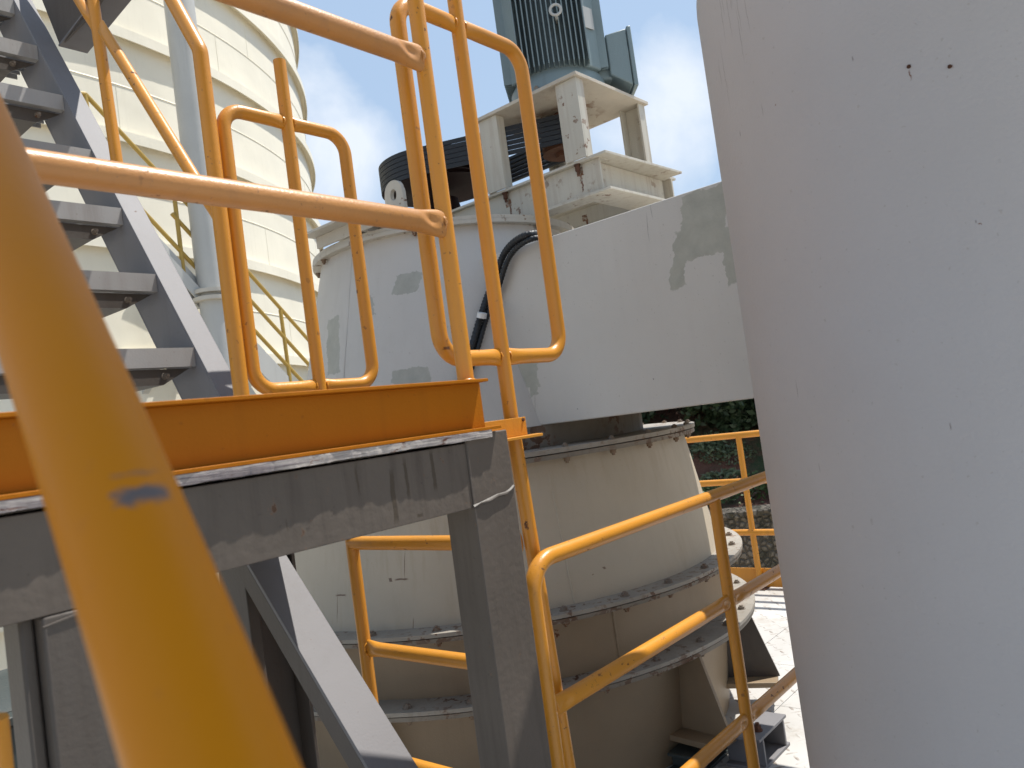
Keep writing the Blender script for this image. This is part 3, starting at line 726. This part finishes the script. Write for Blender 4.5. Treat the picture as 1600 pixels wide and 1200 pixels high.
# flat side pads between the fin banks
for s_ in (-1, 1):
    a = R(ca + s_*52); er = Vector((math.cos(a), math.sin(a), 0)); et = Vector((-er.y, er.x, 0))
    m = MB(); m.obox(Vector((*MC, MZ+0.47)) + er*0.212, er*0.022, et*0.045, Vector((0, 0, 0.36))); part('side_pad', m, 'motor', mo, bevel=0.006)
# eye bolt
a = R(ca); er = Vector((math.cos(a), math.sin(a), 0)); et = Vector((-er.y, er.x, 0))
ec = onD(868, 17, 1.0); tz = ec * ((Vector((*MC, 0)) + er*0.275).xy.length / ec.xy.length)
m = MB(); ring = [tz + (et*math.cos(R(q))*0.024 + Vector((0, 0, 1))*math.sin(R(q))*0.024 + er*0.01) for q in range(0, 361, 20)]
m.tube(ring, 0.0065, 10); m.tube([tz - Vector((0, 0, 0.024)) + er*0.008, tz - Vector((0, 0, 0.024)) - er*0.06], 0.008, 10); part('eye_bolt', m, 'iron', mo)
# terminal box on the right
a = R(ca + 98); er = Vector((math.cos(a), math.sin(a), 0)); et = Vector((-er.y, er.x, 0))
bc = Vector((*MC, MZ + 0.15)) + er*0.215
m = MB(); m.obox(Vector((*MC, MZ+0.17)) + er*0.215, er*0.035, et*0.10, Vector((0, 0, 0.09))); part('box_neck', m, 'motor', mo, bevel=0.01)
m = MB(); m.prism([bc + er*0.02 + et*0.125 + Vector((0, 0, -0.06)), bc + er*0.02 + et*0.125 + Vector((0, 0, 0.13)), bc + er*0.12 + et*0.125 + Vector((0, 0, 0.15)), bc + er*0.12 + et*0.125 + Vector((0, 0, -0.12))], -et*0.25)
tb = part('terminal_box', m, 'motor', mo, bevel=0.006)
m = MB(); m.obox(bc + er*0.132 + Vector((0, 0, 0.015)), er*0.010, et*0.132, Vector((0, 0, 0.142))); part('lid', m, 'motor', tb, bevel=0.004)
a = R(ca + 48); er = Vector((math.cos(a), math.sin(a), 0)); et = Vector((-er.y, er.x, 0))
m = MB(); m.obox(Vector((*MC, MZ+0.34)) + er*0.240, er*0.002, et*0.035, Vector((0, 0, 0.05))); part('name_plate', m, 'iron', mo, bevel=0.001)
for q in range(8):
    a = R(ca + 22 + 45*q); m = MB(); m.hexbolt((MC[0] + 0.243*math.cos(a), MC[1] + 0.243*math.sin(a), MZ+0.0222), (0, 0, 1), 0.012, 0.014); part('bolt', m, 'bolt', mo)

# ================================================================== belt drive
bd = thing('belt_drive', 'black rubber drive belts running between two round pulleys under the motor table', 'belt drive', (*AX, 1.2))
PR, pr = 0.285, 0.115
PA = Vector((AX[0]+0.02, AX[1]+0.02)); PBv = Vector((MC[0], MC[1]))
def vee(r, z0, z1, n):
    pf = [(0.03, z0), (r, z0)]; dz = (z1-z0)/n
    for k in range(n): zc = z0 + dz*(k+0.5); pf += [(r, zc-dz*0.42), (r-0.012, zc-dz*0.15), (r-0.012, zc+dz*0.15), (r, zc+dz*0.42)]
    return pf + [(r, z1), (0.03, z1)]
m = MB(); m.lathe(vee(PR, 1.235, 1.375, 6), PA.x, PA.y, 96); part('large_pulley', m, 'darkred', bd, angle=25)
m = MB(); m.lathe(vee(pr, 1.225, 1.375, 6), PBv.x, PBv.y, 64); part('small_pulley', m, 'rust', bd, angle=25)
m = MB(); m.lathe([(0.0, 1.205), (0.055, 1.205), (0.055, 1.226), (0.09, 1.226)], PBv.x, PBv.y, 40); m.lathe([(0.035, 1.37), (0.035, 1.432)], PBv.x, PBv.y, 30); part('hub', m, 'rust', bd)
m = MB(); m.lathe([(0.05, 0.905), (0.05, 1.42), (0.0, 1.42)], PA.x, PA.y, 32); m.lathe([(0.2, 0.905), (0.2, 0.99), (0.13, 1.02), (0.10, 1.18), (0.05, 1.18)], PA.x, PA.y, 40); part('shaft', m, 'darkred', bd)
dvec = PBv - PA; dist = dvec.length; th = math.atan2(dvec.y, dvec.x)
for k in range(6):
    zc = 1.247 + 0.0232*k
    path = []; R1, R2 = PR-0.002, pr-0.002
    al = math.acos((R1-R2)/dist)
    for q in range(41): a = th + al + (2*math.pi - 2*al)*q/40; path.append((PA.x + R1*math.cos(a), PA.y + R1*math.sin(a)))
    for q in range(21): a = th - al + 2*al*q/20; path.append((PBv.x + R2*math.cos(a), PBv.y + R2*math.sin(a)))
    path = [Vector((*p, zc)) for p in path]; n = len(path); m = MB(); vs = []
    for i in range(n):
        tg = (path[(i+1) % n] - path[i-1]).normalized(); nr = Vector((tg.y, -tg.x, 0))
        for (u, w_) in ((0.007, -0.0103), (0.007, 0.0103), (-0.007, 0.007), (-0.007, -0.007)): vs.append(path[i] + nr*u + Vector((0, 0, w_)))
    m.add(vs, [(i*4+j, ((i+1) % n)*4+j, ((i+1) % n)*4+(j+1) % 4, i*4+(j+1) % 4) for i in range(n) for j in range(4)])
    part('belt', m, 'rubber', bd, smooth=False)

# ================================================================== black corrugated conduit
cpts = [(872, 348), (850, 352), (828, 366), (806, 376), (790, 393), (781, 412), (772, 440), (762, 462), (754, 486), (747, 508), (738, 540), (727, 575), (716, 605), (706, 640)]
def conduit(off, name, r=0.013):
    ctl = []
    for i, (x, y) in enumerate(cpts):
        if i < 2:
            e = onX(828 + off[0], 366 + off[1], 2.44); ctl.append(e + (Vector((0.30, 0.08, 0.012)) if i == 0 else Vector((0.13, 0.03, 0.016)))); continue
        q = onC(x + off[0], y + off[1], *AX, 0.75)
        q = onC(x + off[0], y + off[1], *AX, 0.635 + (0.868 - q.z)*0.2465 + r + 0.012) if i > 3 else onX(x + off[0], y + off[1], 2.44)
        if q.x > 2.475: q = onX(x + off[0], y + off[1], 2.475)
        ctl.append(q)
    dense = []
    for i in range(len(ctl)-1):
        p0, p1, p2, p3 = ctl[max(i-1, 0)], ctl[i], ctl[i+1], ctl[min(i+2, len(ctl)-1)]
        for k in range(20):
            t = k/20; dense.append(0.5*((2*p1) + (-p0+p2)*t + (2*p0-5*p1+4*p2-p3)*t*t + (-p0+3*p1-3*p2+p3)*t**3))
    m = MB(); m.tube(dense, r, 12, scales=[(1.0, 1.0) if i % 4 < 2 else (0.86, 0.86) for i in range(len(dense))])
    return m, dense
m, dn_ = conduit((0, 0), '', 0.0150)
cd = thing('cable_conduit', 'black corrugated cable conduit hanging in a curve in front of the drum', 'cable', tuple(dn_[-1]))
part('conduit', m, 'rubber', cd); m, _ = conduit((8, 6), '', 0.0115)
part('conduit', m, 'rubber', cd)
tq = onC(752, 493, *AX, 0.80); m = MB(); m.tube([tq + Vector((0, -0.007, 0.010)), tq + Vector((0, 0.001, -0.010))], 0.0205, 16); part('cable_tie', m, 'plastic', cd)

# ================================================================== landing platform (grey steel, yellow kick plate)
YP = 1.05
pf = thing('stair_landing', 'grey steel landing with a yellow kick plate on its long edge, beam and columns beneath', 'platform', (0.6, 1.4, FLOOR))
X0 = -0.25
m = MB()   # channel: web + top flange + bottom flange
m.box(X0, 1.137, YP, YP+0.006, -0.006, 0.082)
part_k = MB(); part_k.v, part_k.f = m.v[:], m.f[:]
part_k.box(X0, 1.1372, YP-0.024, YP+0.0062, 0.082, 0.088)
part_k.box(X0, 1.150, YP-0.0305, YP+0.006, -0.012, -0.006)
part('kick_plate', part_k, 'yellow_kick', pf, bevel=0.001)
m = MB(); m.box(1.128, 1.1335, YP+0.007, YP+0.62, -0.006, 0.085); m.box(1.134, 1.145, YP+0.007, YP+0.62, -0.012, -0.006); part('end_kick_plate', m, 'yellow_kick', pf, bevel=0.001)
# crusty deck edge
m = MB(); n = 420; zs = []; wa = wb = wc = 0.0
for i in range(n+1):
    x = X0 + (1.122-X0)*i/n
    wa = wa*0.86 + random.uniform(-1, 1)*0.5; wb = wb*0.9 + random.uniform(-1, 1)*0.4; wc = wc*0.8 + random.uniform(-1, 1)*0.5
    zs.append((x, YP-0.0300 + wa*0.0012 - 0.0010*math.sin(i*0.053), -0.0262 + wb*0.0011, wc*0.0006))
vs = []
for (x, yf, zb, dm__) in zs: vs += [(x, YP+0.12, -0.0125), (x, yf, -0.0125), (x, yf + dm__, -0.020), (x, yf+0.0008, zb), (x, YP+0.12, -0.031)]
m.add(vs, [(i*5+j, (i+1)*5+j, (i+1)*5+j+1, i*5+j+1) for i in range(n) for j in range(4)])
part('deck_edge', m, 'ledge', pf, angle=25)
m = MB(); m.box(X0, 1.105, YP+0.125, YP+0.95, -0.03, -0.0135); part('deck_plate', m, 'tread', pf)
m = MB(); m.box(X0-0.2, 1.060, YP-0.0142, YP+0.10, -0.153, -0.0315); part('front_beam', m, 'steel_beam', pf, bevel=0.0012)
m = MB(); m.box(1.0605, 1.180, YP-0.0165, YP+0.062, FLOOR, -0.0125 - 0.004); part('column', m, 'steel_beam', pf, bevel=0.0025)
m = MB(); m.tube([(1.058, YP-0.017, -0.152), (1.075, YP-0.0175, -0.147), (1.10, YP-0.018, -0.1455), (1.125, YP-0.0175, -0.140), (1.15, YP-0.018, -0.141), (1.165, YP-0.0175, -0.136), (1.178, YP-0.017, -0.130)], 0.0034, 10, wob=0.5)
m.tube([(1.0600, YP-0.0150, -0.028), (1.0600, YP-0.0155, -0.150)], 0.002, 6, wob=0.3); part('weld_bead', m, 'steel', pf)
m = MB(); m.box(0.325, 0.445, YP-0.0150, YP+0.085, FLOOR, -0.1535); m.box(0.308, 0.3245, YP+0.01, YP+0.07, FLOOR, -0.1535); part('column', m, 'steel', pf, bevel=0.004)
m = MB(); m.tube([(0.325, YP-0.0155, -0.165), (0.36, YP-0.016, -0.160), (0.41, YP-0.016, -0.154), (0.445, YP-0.0155, -0.152)], 0.0016, 8, wob=0.3); part('weld_bead', m, 'steel', pf)
# rear edge beams and H column
m = MB(); m.box(X0-0.2, 1.18, 1.90, 1.98, -0.153, -0.0315); part('rear_beam', m, 'steel', pf, bevel=0.003)
m = MB(); m.box(1.04, 1.12, YP+0.105, 1.90, -0.153, -0.0315); part('side_beam', m, 'steel', pf, bevel=0.003)
cl = onY(373, 889, 1.80).x; cr_ = onY(470, 1000, 1.80).x
m = MB(); m.box(cl, cl+0.03, 1.78, 1.90, FLOOR, -0.154); m.box(cl+0.0305, cr_-0.01, 1.835, 1.845, FLOOR, -0.154); m.box(cr_-0.01, cr_, 1.78, 1.90, FLOOR, -0.154); part('column', m, 'steel', pf, bevel=0.002)
# knee brace : channel, bright top face
a_, b_ = Vector((1.045, 1.79, -0.205)), Vector((1.045, 0.99, -1.10)); dd = (b_-a_).normalized(); nn = Vector((0, dd.z, -dd.y)); nn = -nn if nn.z < 0 else nn
m = MB(); m.obox((a_+b_)/2 + nn*0.0, dd*(b_-a_).length/2, Vector((0.052, 0, 0)), nn*0.005)
m.obox((a_+b_)/2 - nn*0.035, dd*(b_-a_).length/2, Vector((0.004, 0, 0)), nn*0.0295)
m2 = m; part('knee_brace', m2, 'steel_light', pf, bevel=0.0015)
m = MB(); m.obox((a_+b_)/2 - nn*0.03 - Vector((0.048, 0, 0)), dd*(b_-a_).length/2, Vector((0.0035, 0, 0)), nn*0.0245); part('brace_flange', m, 'steel', pf, bevel=0.001)

# ================================================================== steel stair rising from the landing
SLOPE = math.atan2(0.793-0.15, 2.227-1.781)
sv = Vector((0, math.cos(SLOPE), math.sin(SLOPE))); sn = Vector((0, -math.sin(SLOPE), math.cos(SLOPE)))
def sl(x, z, d=0.0): y = 1.781 + (z-0.15)/math.tan(SLOPE); return Vector((x, y, z)) - sn*d
ss = thing('steel_stair', 'grey steel stair with open grating treads rising from the landing to the upper left', 'stair', (0.7, 1.75, -0.012))
for (x, s_) in ((1.0, 1), (0.30, -1)):
    m = MB(); A_, B_ = sl(x, -0.012, 0), sl(x, 2.15, 0); ln = (B_-A_).length; mid = (A_+B_)/2
    m.obox(mid - sn*0.0755, sv*ln/2, Vector((0.003, 0, 0)), sn*0.0695)
    m.obox(mid - sn*0.003 + Vector((s_*0.029, 0, 0)), sv*ln/2, Vector((0.032, 0, 0)), sn*0.003)
    m.obox(mid - sn*0.148 + Vector((s_*0.029, 0, 0)), sv*ln/2, Vector((0.032, 0, 0)), sn*0.003)
    part('stringer', m, 'steel_light', ss, bevel=0.0015)
ZT = [0.067, 0.292, 0.517, 0.742, 0.962, 1.187, 1.412, 1.637, 1.862, 2.087]
for z in ZT:
    y = sl(1.0, z).y + 0.003
    tr = MB(); xa, xb = 0.3035, 0.9965
    tr.box(xa, xb, y, y+0.005, z-0.048, z)
    tr.box(xa, xb, y+0.195, y+0.2, z-0.035, z-0.004)
    for q in range(1, 7): tr.box(xa, xb, y + 0.028*q, y + 0.028*q + 0.004, z-0.03, z-0.002)
    tr.box(xa, xb, y+0.006, y+0.026, z-0.048, z-0.044)
    for q in range(7): x = xa + 0.05 + q*0.1; tr.box(x, x+0.006, y+0.0055, y+0.1945, z-0.0015, z+0.0005)
    tt = part('tread', tr, 'tread', ss)
    br = MB()
    br.prism([(xa, y+0.035, z-0.0485), (0.996, y+0.035, z-0.0485), (0.925, y+0.035, z-0.088), (xa, y+0.035, z-0.088)], (0, 0.006, 0))
    br.prism([(xa, y+0.041, z-0.088), (0.925, y+0.041, z-0.088), (0.925, y+0.185, z-0.085), (xa, y+0.185, z-0.085)], (0, 0, 0.004))
    part('support_plate', br, 'steel', tt)
    bo = MB(); bo.hexbolt((0.93, y+0.0345, z-0.066), (0, -1, 0), 0.007, 0.014); part('bolt', bo, 'bolt', tt)
# bracket beam under the next landing, top left
ub = thing('upper_beam', 'dark grey steel bracket beam in the top left corner above the stair', 'beam', tuple(sl(1.0, 1.95)))
P0, P1, P2_, P3 = onX(68, 65, 1.02), onX(122, 8, 1.02), onX(160, -60, 1.02), onX(20, -60, 1.02)
m = MB(); m.prism([P0 + Vector((0.05, 0, 0)), P1 + Vector((0.05, 0, 0)), P2_ + Vector((0.05, 0, 0)), P3 + Vector((0.05, 0, 0))], (0.006, 0, 0)); part('web', m, 'steel', ub)
m = MB(); dv = (P2_-P0); m.bar(P0 + Vector((0.09, 0, 0)), P0 + dv*1.3 + Vector((0.09, 0, 0)), 0.09, 0.006, up=Vector((1, 0, 0)).cross(dv.normalized())); part('flange', m, 'steel_light', ub)

# ------------------------------------------------ stair handrail on the right stringer
XH = 1.0
sh = thing('stair_handrail', 'yellow tubular handrail climbing along the grey stair, with a slanting middle rail', 'handrail', (XH, 1.69, -0.012))
pC0 = onX(378, 622, XH); pC1 = onX(309, 82, XH); up_ = onX(264, 0, XH); dcl = (up_-pC1).normalized()
m = MB(); pth = fillet([(XH, pC0.y, -0.012), (XH, pC0.y, pC1.z), pC1 + Vector((0, pC0.y-pC1.y, 0)) + dcl*1.3], 0.05)
m.tube(pth, RP*1.12, 20); part('handrail', m, 'yellow', sh)
mr0, mr1 = onX(322, 345, XH), onX(158, 42, XH); mr0.y = pC0.y + 0.012; dm_ = (mr1-mr0).normalized()
pts, sc2 = pinched(mr0, mr1 + dm_*0.0, RP, True, True); m = MB(); m.tube(pts, RP*0.98, 18, scales=sc2); part('middle_rail', m, 'yellow', sh)
a_ = onX(184, 262, XH+0.02); b_ = onX(150, 30, XH+0.02)
m = MB(); m.tube([a_, b_, b_ + (b_-a_).normalized()*0.6], RP, 20); part('post', m, 'yellow', sh)
pts, sc2 = pinched(b_ + Vector((0, 0.015, -0.01)), b_ + Vector((0, 0.015, -0.01)) + dm_*1.0, RP, True, False); m = MB(); m.tube(pts, RP*0.98, 18, scales=sc2); part('middle_rail', m, 'yellow', sh)
m = MB(); m.obox(a_ + Vector((0.0, -0.005, 0.0)), sv*0.022, Vector((0.022, 0, 0)), sn*0.004); part('base_plate', m, 'rust', sh)

# ================================================================== landing guardrail (post A)
XA = 1.112
gr = thing('landing_guardrail', 'near yellow pipe guardrail over the kick plate, corner post with two flattened rail ends', 'guardrail', (XA, YP-0.012, 0.09))
m = MB(); m.tube([(XA, YP+0.012, 0.0885), (XA, YP+0.012, 1.12)], RP, 24); m.bead((XA, YP+0.012, 0.0895), (0, 0, 1), RP+0.001, 0.002)
part('post', m, 'yellow', gr)
RR = 0.0212
for zc, dz in ((0.735, 0.0), (0.400, 0.0)):
    pts, sc2 = pinched((XA-RP+0.004, YP+0.008, zc), (-0.35, YP+0.008, zc), RR, True, False, n=26, L=0.075, flat=0.58, tall=1.33)
    m = MB(); m.tube(pts, RR, 40, scales=sc2, up=(0, 0, 1)); dent(m, (XA-RP, YP+0.008, zc+0.002), (0, 1, 0), 0.0085, 0.021, (-1, 0, 0), 0.036); m.bead((XA-RP+0.001, YP+0.008, zc), (1, 0, 0), 0.0145, 0.0032); part('rail', m, 'yellow_hazed', gr)

# ================================================================== loop guards
lp_p = P2(lambda a, b: onY(a, b, 1.145), [(845, 400, 0.007, 0.016, 0), (847, 425, 0.009, 0.022, 0)], (0, 2))
lp_m = P2(lambda a, b: onY(a, b, 1.145), [(672, 385, 0.002, 0.012, -0.1), (853, 470, 0.0015, 0.03, 0), (779, 480, 0.003, 0.006, 0), (783, 510, 0.002, 0.005, 0), (789, 555, 0.002, 0.02, 0), (690, 545, 0.008, 0.004, 0), (858, 520, 0.002, 0.004, 0)], (0, 2))
M['yellow_loop'] = paint('chipped_yellow_paint', YEL, 0.36, 0.10, 0.25, 0.645, 46, (0.09, 0.04, 0.025), dirt=(0.22, 0.11, 0.05), bump=0.0004, patches=lp_p, patchcol=(0.42, 0.40, 0.33), prough=0.006, pfreq=60, paxes=(0, 2), marks=lp_m, maxes=(0, 2), markcol=(0.07, 0.03, 0.02))
def loop_guard(Y, xl, xr, zb, zt, xp, zp0, zp1, label, rad=0.055):
    t = thing('loop_guard', label, 'guardrail', (xp, Y, zp0), 'upright yellow loop guards')
    m = MB(); lean = 0.042 if zp0 < -1 else 0.0; m.tube([(xp - lean*zp0, Y, zp0), (xp, Y, 0.0), (xp, Y, zp1)], RP, 22)
    for z in (zb, zt):
        m.bead((xp-RP*0.95, Y, z), (1, 0, 0), RP*0.8, 0.0022); m.bead((xp+RP*0.95, Y, z), (1, 0, 0), RP*0.8, 0.0022)
    part('post', m, 'yellow_loop' if zp0 < -1 else 'yellow', t)
    for (xe, s_) in ((xl, -1), (xr, 1)):
        a = Vector((xp + s_*RP*0.6, Y, zb)); b = Vector((xp + s_*RP*0.6, Y, zt))
        pth = fillet([a, (xe, Y, zb), (xe, Y, zt), b], rad, 9)
        # insert pinch rings near both ends
        def ins(p, q): return [p + (q-p)*f for f in (0, .12, .26, .4, .55)]
        k0 = ins(pth[0], pth[1]); k1 = ins(pth[-1], pth[-2])[::-1]
        full = k0 + pth[1:-1] + k1
        e = [(1.25, .5), (1.12, .7), (1.03, .9), (1, 1), (1, 1)]
        sc_l = e + [(1, 1)]*(len(pth)-2) + e[::-1]
        m = MB(); m.tube(full, RP*1.06, 20, scales=sc_l, up=(0, 0, 1)); part('loop_bar', m, 'yellow_loop' if zp0 < -1 else 'yellow', t)
    return t
YB = 1.145
k = YB/1.085
bx = 1.258*k
loop_guard(YB, 1.078*k, 1.466*k, 0.136*k, 0.862*k, bx, FLOOR, 1.15, 'taller loop guard in front of the duct, its long post running down to the deck')
k2 = 1.70/1.65
loop_guard(1.70, 1.012*k2, 1.372*k2, 0.150*k2, 0.835*k2, 1.195*k2, -0.012, 1.0*k2, 'smaller loop guard in front of the cream tank, its post sticking up above the loop')
# toe angle between landing and long post
ta = thing('toe_angle', 'short yellow steel angle joining the corner of the landing to the long post', 'bracket', (1.24, 1.11, -0.041))
m = MB(); m.box(1.185, 1.345, 1.118, 1.124, -0.036, 0.004); part('upright_leg', m, 'yellow', ta, bevel=0.001)
m = MB(); m.prism([(1.18, 1.075, -0.0425), (1.345, 1.075, -0.0425), (1.385, 1.124, -0.0425), (1.18, 1.124, -0.0425)], (0, 0, 0.006)); part('flat_leg', m, 'yellow', ta, bevel=0.001)
m = MB(); m.hexbolt((1.335, 1.118, -0.002), (0, -1, 0), 0.0035, 0.003); part('bolt', m, 'rust', ta)

# ================================================================== side rail running back from the long post
sr = thing('side_railing', 'low yellow railing seen under the landing beam, ending in a post at the left', 'railing', (1.31, 1.75, FLOOR))
XS = bx - 0.01; YF = 1.70 * XS/1.27; kz = XS/1.27
m = MB(); m.tube([(XS, YF, FLOOR), (XS, YF, -0.252*kz+0.01)], RP*1.05, 20); m.bead((XS, YF-RP, -0.535*kz), (0, 1, 0), RP*0.9, 0.0025); part('post', m, 'yellow', sr)
for z in (-0.262, -0.535, -0.815):
    pts, sc2 = pinched((XS, YF - (0.0 if z > -0.3 else RP*0.8), z*kz), (XS, YB+RP*0.8, z*kz), RP, z < -0.3, True); m = MB(); m.tube(pts, RP*1.1, 20, scales=sc2, up=(0, 0, 1)); part('rail', m, 'yellow', sr)

# ================================================================== walkway railing going right
YR = 1.095
wr = thing('walkway_railing', 'yellow walkway railing with a rounded corner, three rails running behind the big vessel', 'railing', (1.262, YR, FLOOR))
m = MB(); pth = fillet([(1.262, YR, FLOOR), (1.262, YR, -0.305), (3.2, YR, -0.298)], 0.075, 12)
m.tube(pth, RP*1.12, 24); part('top_rail', m, 'yellow', wr)
m = MB(); m.tube([(2.132, YR, FLOOR), (2.132, YR, -0.312)], RP*1.05, 20, up=(1, 0, 0)); part('post', m, 'yellow', wr)
for z in (-0.612, -0.955):
    for xa, xb in ((1.262+RP*.9, 2.132-RP*.7), (2.132+RP*.7, 3.0)):
        pts, sc2 = pinched((xa, YR, z), (xb, YR, z), RP, True, xb < 2.5, n=16, L=0.08, flat=0.6, tall=1.2); m = MB(); m.tube(pts, RP*1.15, 32, scales=sc2, up=(0, 0, 1)); dent(m, (xa, YR, z), (0, 1, 0), 0.006, 0.017, (1, 0, 0), 0.032); m.bead((xa+0.001, YR, z), (1, 0, 0), RP*0.85, 0.0028)
        if xb < 2.5: dent(m, (xb, YR, z), (0, 1, 0), 0.008, 0.018, (-1, 0, 0), 0.034)
        part('rail', m, 'yellow', wr)

# ================================================================== far railing
fx = 5.29
f_ = thing('far_railing', 'yellow railing at the far edge of the sunlit deck, with a low toe board', 'railing', (fx, 2.46, FLOOR))
for y in (4.06, 2.46, 0.86, -0.74):
    m = MB(); m.tube([(fx, y, FLOOR), (fx, y, -0.335)], 0.021, 14); part('post', m, 'yellow', f_)
    m = MB(); m.box(fx-0.05, fx+0.05, y-0.05, y+0.05, FLOOR, FLOOR+0.008); bp_ = part('base_plate', m, 'rust', f_)
    for q in (-1, 1): m = MB(); m.hexbolt((fx-0.035, y+q*0.035, FLOOR+0.008), (0, 0, 1), 0.009, 0.012); part('bolt', m, 'rust', bp_)
for z in (-0.324, -0.655, -1.02):
    m = MB(); m.tube([(fx, 5.5, z), (fx, -2.0, z)], 0.023, 14); part('rail', m, 'yellow', f_)
m = MB(); m.box(fx+0.022, fx+0.03, -2.0, 5.5, FLOOR+0.01, FLOOR+0.14); part('toe_board', m, 'yellow', f_)

# ================================================================== steel support blocks beside the separator foot
def blk(px, py, sx, sy, sz, label, mat='flange'):
    p = onZ(px, py, FLOOR + 0.0); t = thing('support_block', label, 'steel block', (p.x, p.y, FLOOR), 'support blocks under the separator')
    m = MB(); z = FLOOR + 0.0005
    m.box(p.x-sx, p.x+sx, p.y-sy, p.y+sy, z+sz-0.012, z+sz); m.box(p.x-sx, p.x+sx, p.y-sy, p.y+sy, z, z+0.012); m.box(p.x-sx*0.8, p.x-sx*0.7, p.y-sy, p.y+sy, z+0.0125, z+sz-0.0125); m.box(p.x+sx*0.7, p.x+sx*0.8, p.y-sy, p.y+sy, z+0.0125, z+sz-0.0125)
    part('block', m, mat, t, bevel=0.002)
    m = MB(); m.hexbolt((p.x-sx*0.4, p.y-sy*0.5, z+sz), (0, 0, 1), 0.014, 0.02); part('bolt', m, 'rust', t)
blk(1186, 1180, 0.13, 0.075, 0.12, 'grey steel support block on the deck by the lower rail of the walkway railing', 'steel_light')
blk(1100, 1185, 0.15, 0.07, 0.07, 'dark packing block under the foot of the separator, left of the grey support block', 'dark_box')

# ================================================================== foreground handrail (very close, blurred)
HR = 0.024; hpts = []
for (x, y, w_) in ((400, 1420, 300), (325, 1200, 262), (247, 970, 239), (177, 785, 211), (107, 600, 184), (31, 400, 155), (-44, 200, 127)):
    c0, c1 = ray(x - w_*0.468, y + w_*0.175).normalized(), ray(x + w_*0.468, y - w_*0.175).normalized()
    hpts.append((c0 + c1).normalized() * (HR / math.sin(c0.angle(c1)/2)))
# smooth the axis: least-squares parabola through the measured points
def fitp(vals):
    n = len(vals); t = [i/(n-1) for i in range(n)]
    S = [sum(q**k for q in t) for k in range(5)]; B = [sum(v*q**k for v, q in zip(vals, t)) for k in range(3)]
    co = Matrix(((S[0], S[1], S[2]), (S[1], S[2], S[3]), (S[2], S[3], S[4]))).inverted() @ Vector(B)
    return lambda q: co[0] + co[1]*q + co[2]*q*q
fx_, fy_, fz_ = (fitp([p[i] for p in hpts]) for i in range(3))
hc = [Vector((fx_(q/16), fy_(q/16), fz_(q/16))) for q in range(0, 19)]
tl = (hc[-1]-hc[-3]).normalized(); tb_ = (hc[0]-hc[1]).normalized()
hc = [hc[0] + tb_*0.25] + hc + [hc[-1] + tl*0.4, hc[-1] + tl*1.6]
def on_rail(px, py):
    r = ray(px, py).normalized(); t_ = 0.1
    while t_ < 0.7:
        p = r*t_
        for i in range(len(hc)-1):
            a_, b_ = hc[i], hc[i+1]; d_ = b_-a_; u_ = min(max((p-a_).dot(d_)/d_.dot(d_), 0), 1)
            if (p - a_ - d_*u_).length < HR: return p
        t_ += 0.0005
    return r*0.3
_np = [(*on_rail(px, py).yz, hu, hv, sk) for px, py, hu, hv, sk in ((236, 768, 0.0034, 0.0030, 0.6), (208, 784, 0.0034, 0.0016, 0.6), (224, 776, 0.0034, 0.0022, 0.6), (197, 741, 0.0018, 0.0010, 0.0))]
M['yellow_near'] = paint('yellow_handrail_paint', (0.60, 0.215, 0.006), 0.40, 0.10, 0.0, 1.1, bump=0.0002, spec=0.14, dirt=(0.5, 0.18, 0.02), patches=_np, patchcol=(0.125, 0.125, 0.135), prough=0.0035, pfreq=170)
fh = thing('foreground_handrail', 'blurred thick yellow handrail very close to the viewer, dark scuff on it', 'handrail', tuple(hc[0]))
m = MB(); m.tube(hc, HR, 48); part('rail', m, 'yellow_near', fh)
m = MB()
hp_ = onD(-24, 1190, 0.62)
m.tube([(hp_.x, hp_.y, FLOOR), (hp_.x, hp_.y, -0.18)], 0.019, 28); 
lowp = thing('stair_post', 'blurred yellow post at the bottom left corner, left of the grey column', 'post', (hp_.x, hp_.y, FLOOR)); part('post', m, 'yellow', lowp)
m = MB(); m.box(hp_.x-0.05, hp_.x+0.05, hp_.y-0.05, hp_.y+0.05, FLOOR+0.0005, FLOOR+0.008); part('base_plate', m, 'rust', lowp)

# ================================================================== small machine housing at lower left
bp = onD(22, 1110, 2.3)
bxh = thing('machine_housing', 'dark green-grey machine housing half hidden behind the left column', 'machine', (bp.x, bp.y, FLOOR))
m = MB(); m.box(bp.x-0.16, bp.x+0.16, bp.y-0.1, bp.y+0.35, FLOOR+0.03, -0.66); part('body', m, 'dark_box', bxh, bevel=0.01)
m = MB(); m.box(bp.x-0.175, bp.x+0.175, bp.y-0.115, bp.y+0.365, -0.659, -0.635); m.prism([(bp.x-0.15, bp.y-0.05, -0.6345), (bp.x+0.15, bp.y-0.05, -0.6345), (bp.x+0.10, bp.y+0.1, -0.56), (bp.x-0.10, bp.y+0.1, -0.56)], (0, 0.1, 0)); part('lid', m, 'dark_box', bxh, bevel=0.004)
m = MB()
for sx in (-1, 1):
    for sy in (-0.08, 0.33): m.box(bp.x+sx*0.14-0.02, bp.x+sx*0.14+0.02, bp.y+sy-0.02, bp.y+sy+0.02, FLOOR+0.0005, FLOOR+0.0298)
part('feet', m, 'rust', bxh)

# ================================================================== unseen slab added above the frame to shade the near rails
ul = thing('shade_slab', 'unseen grey steel slab added overhead to shade the near handrail', 'platform', (0.6, 0.2, 2.4))
m = MB(); m.box(-1.2, 1.75, -1.9, 0.42, 2.452, 2.460); part('deck_plate', m, 'steel', ul)
for (x0, x1, y0, y1) in ((-1.2, 1.75, 0.34, 0.42), (-1.2, 1.75, -1.9, -1.82), (-1.2, -1.12, -1.819, 0.339), (1.67, 1.75, -1.819, 0.339)):
    m = MB(); m.box(x0, x1, y0, y1, 2.30, 2.4515); part('edge_beam', m, 'steel', ul, bevel=0.003)
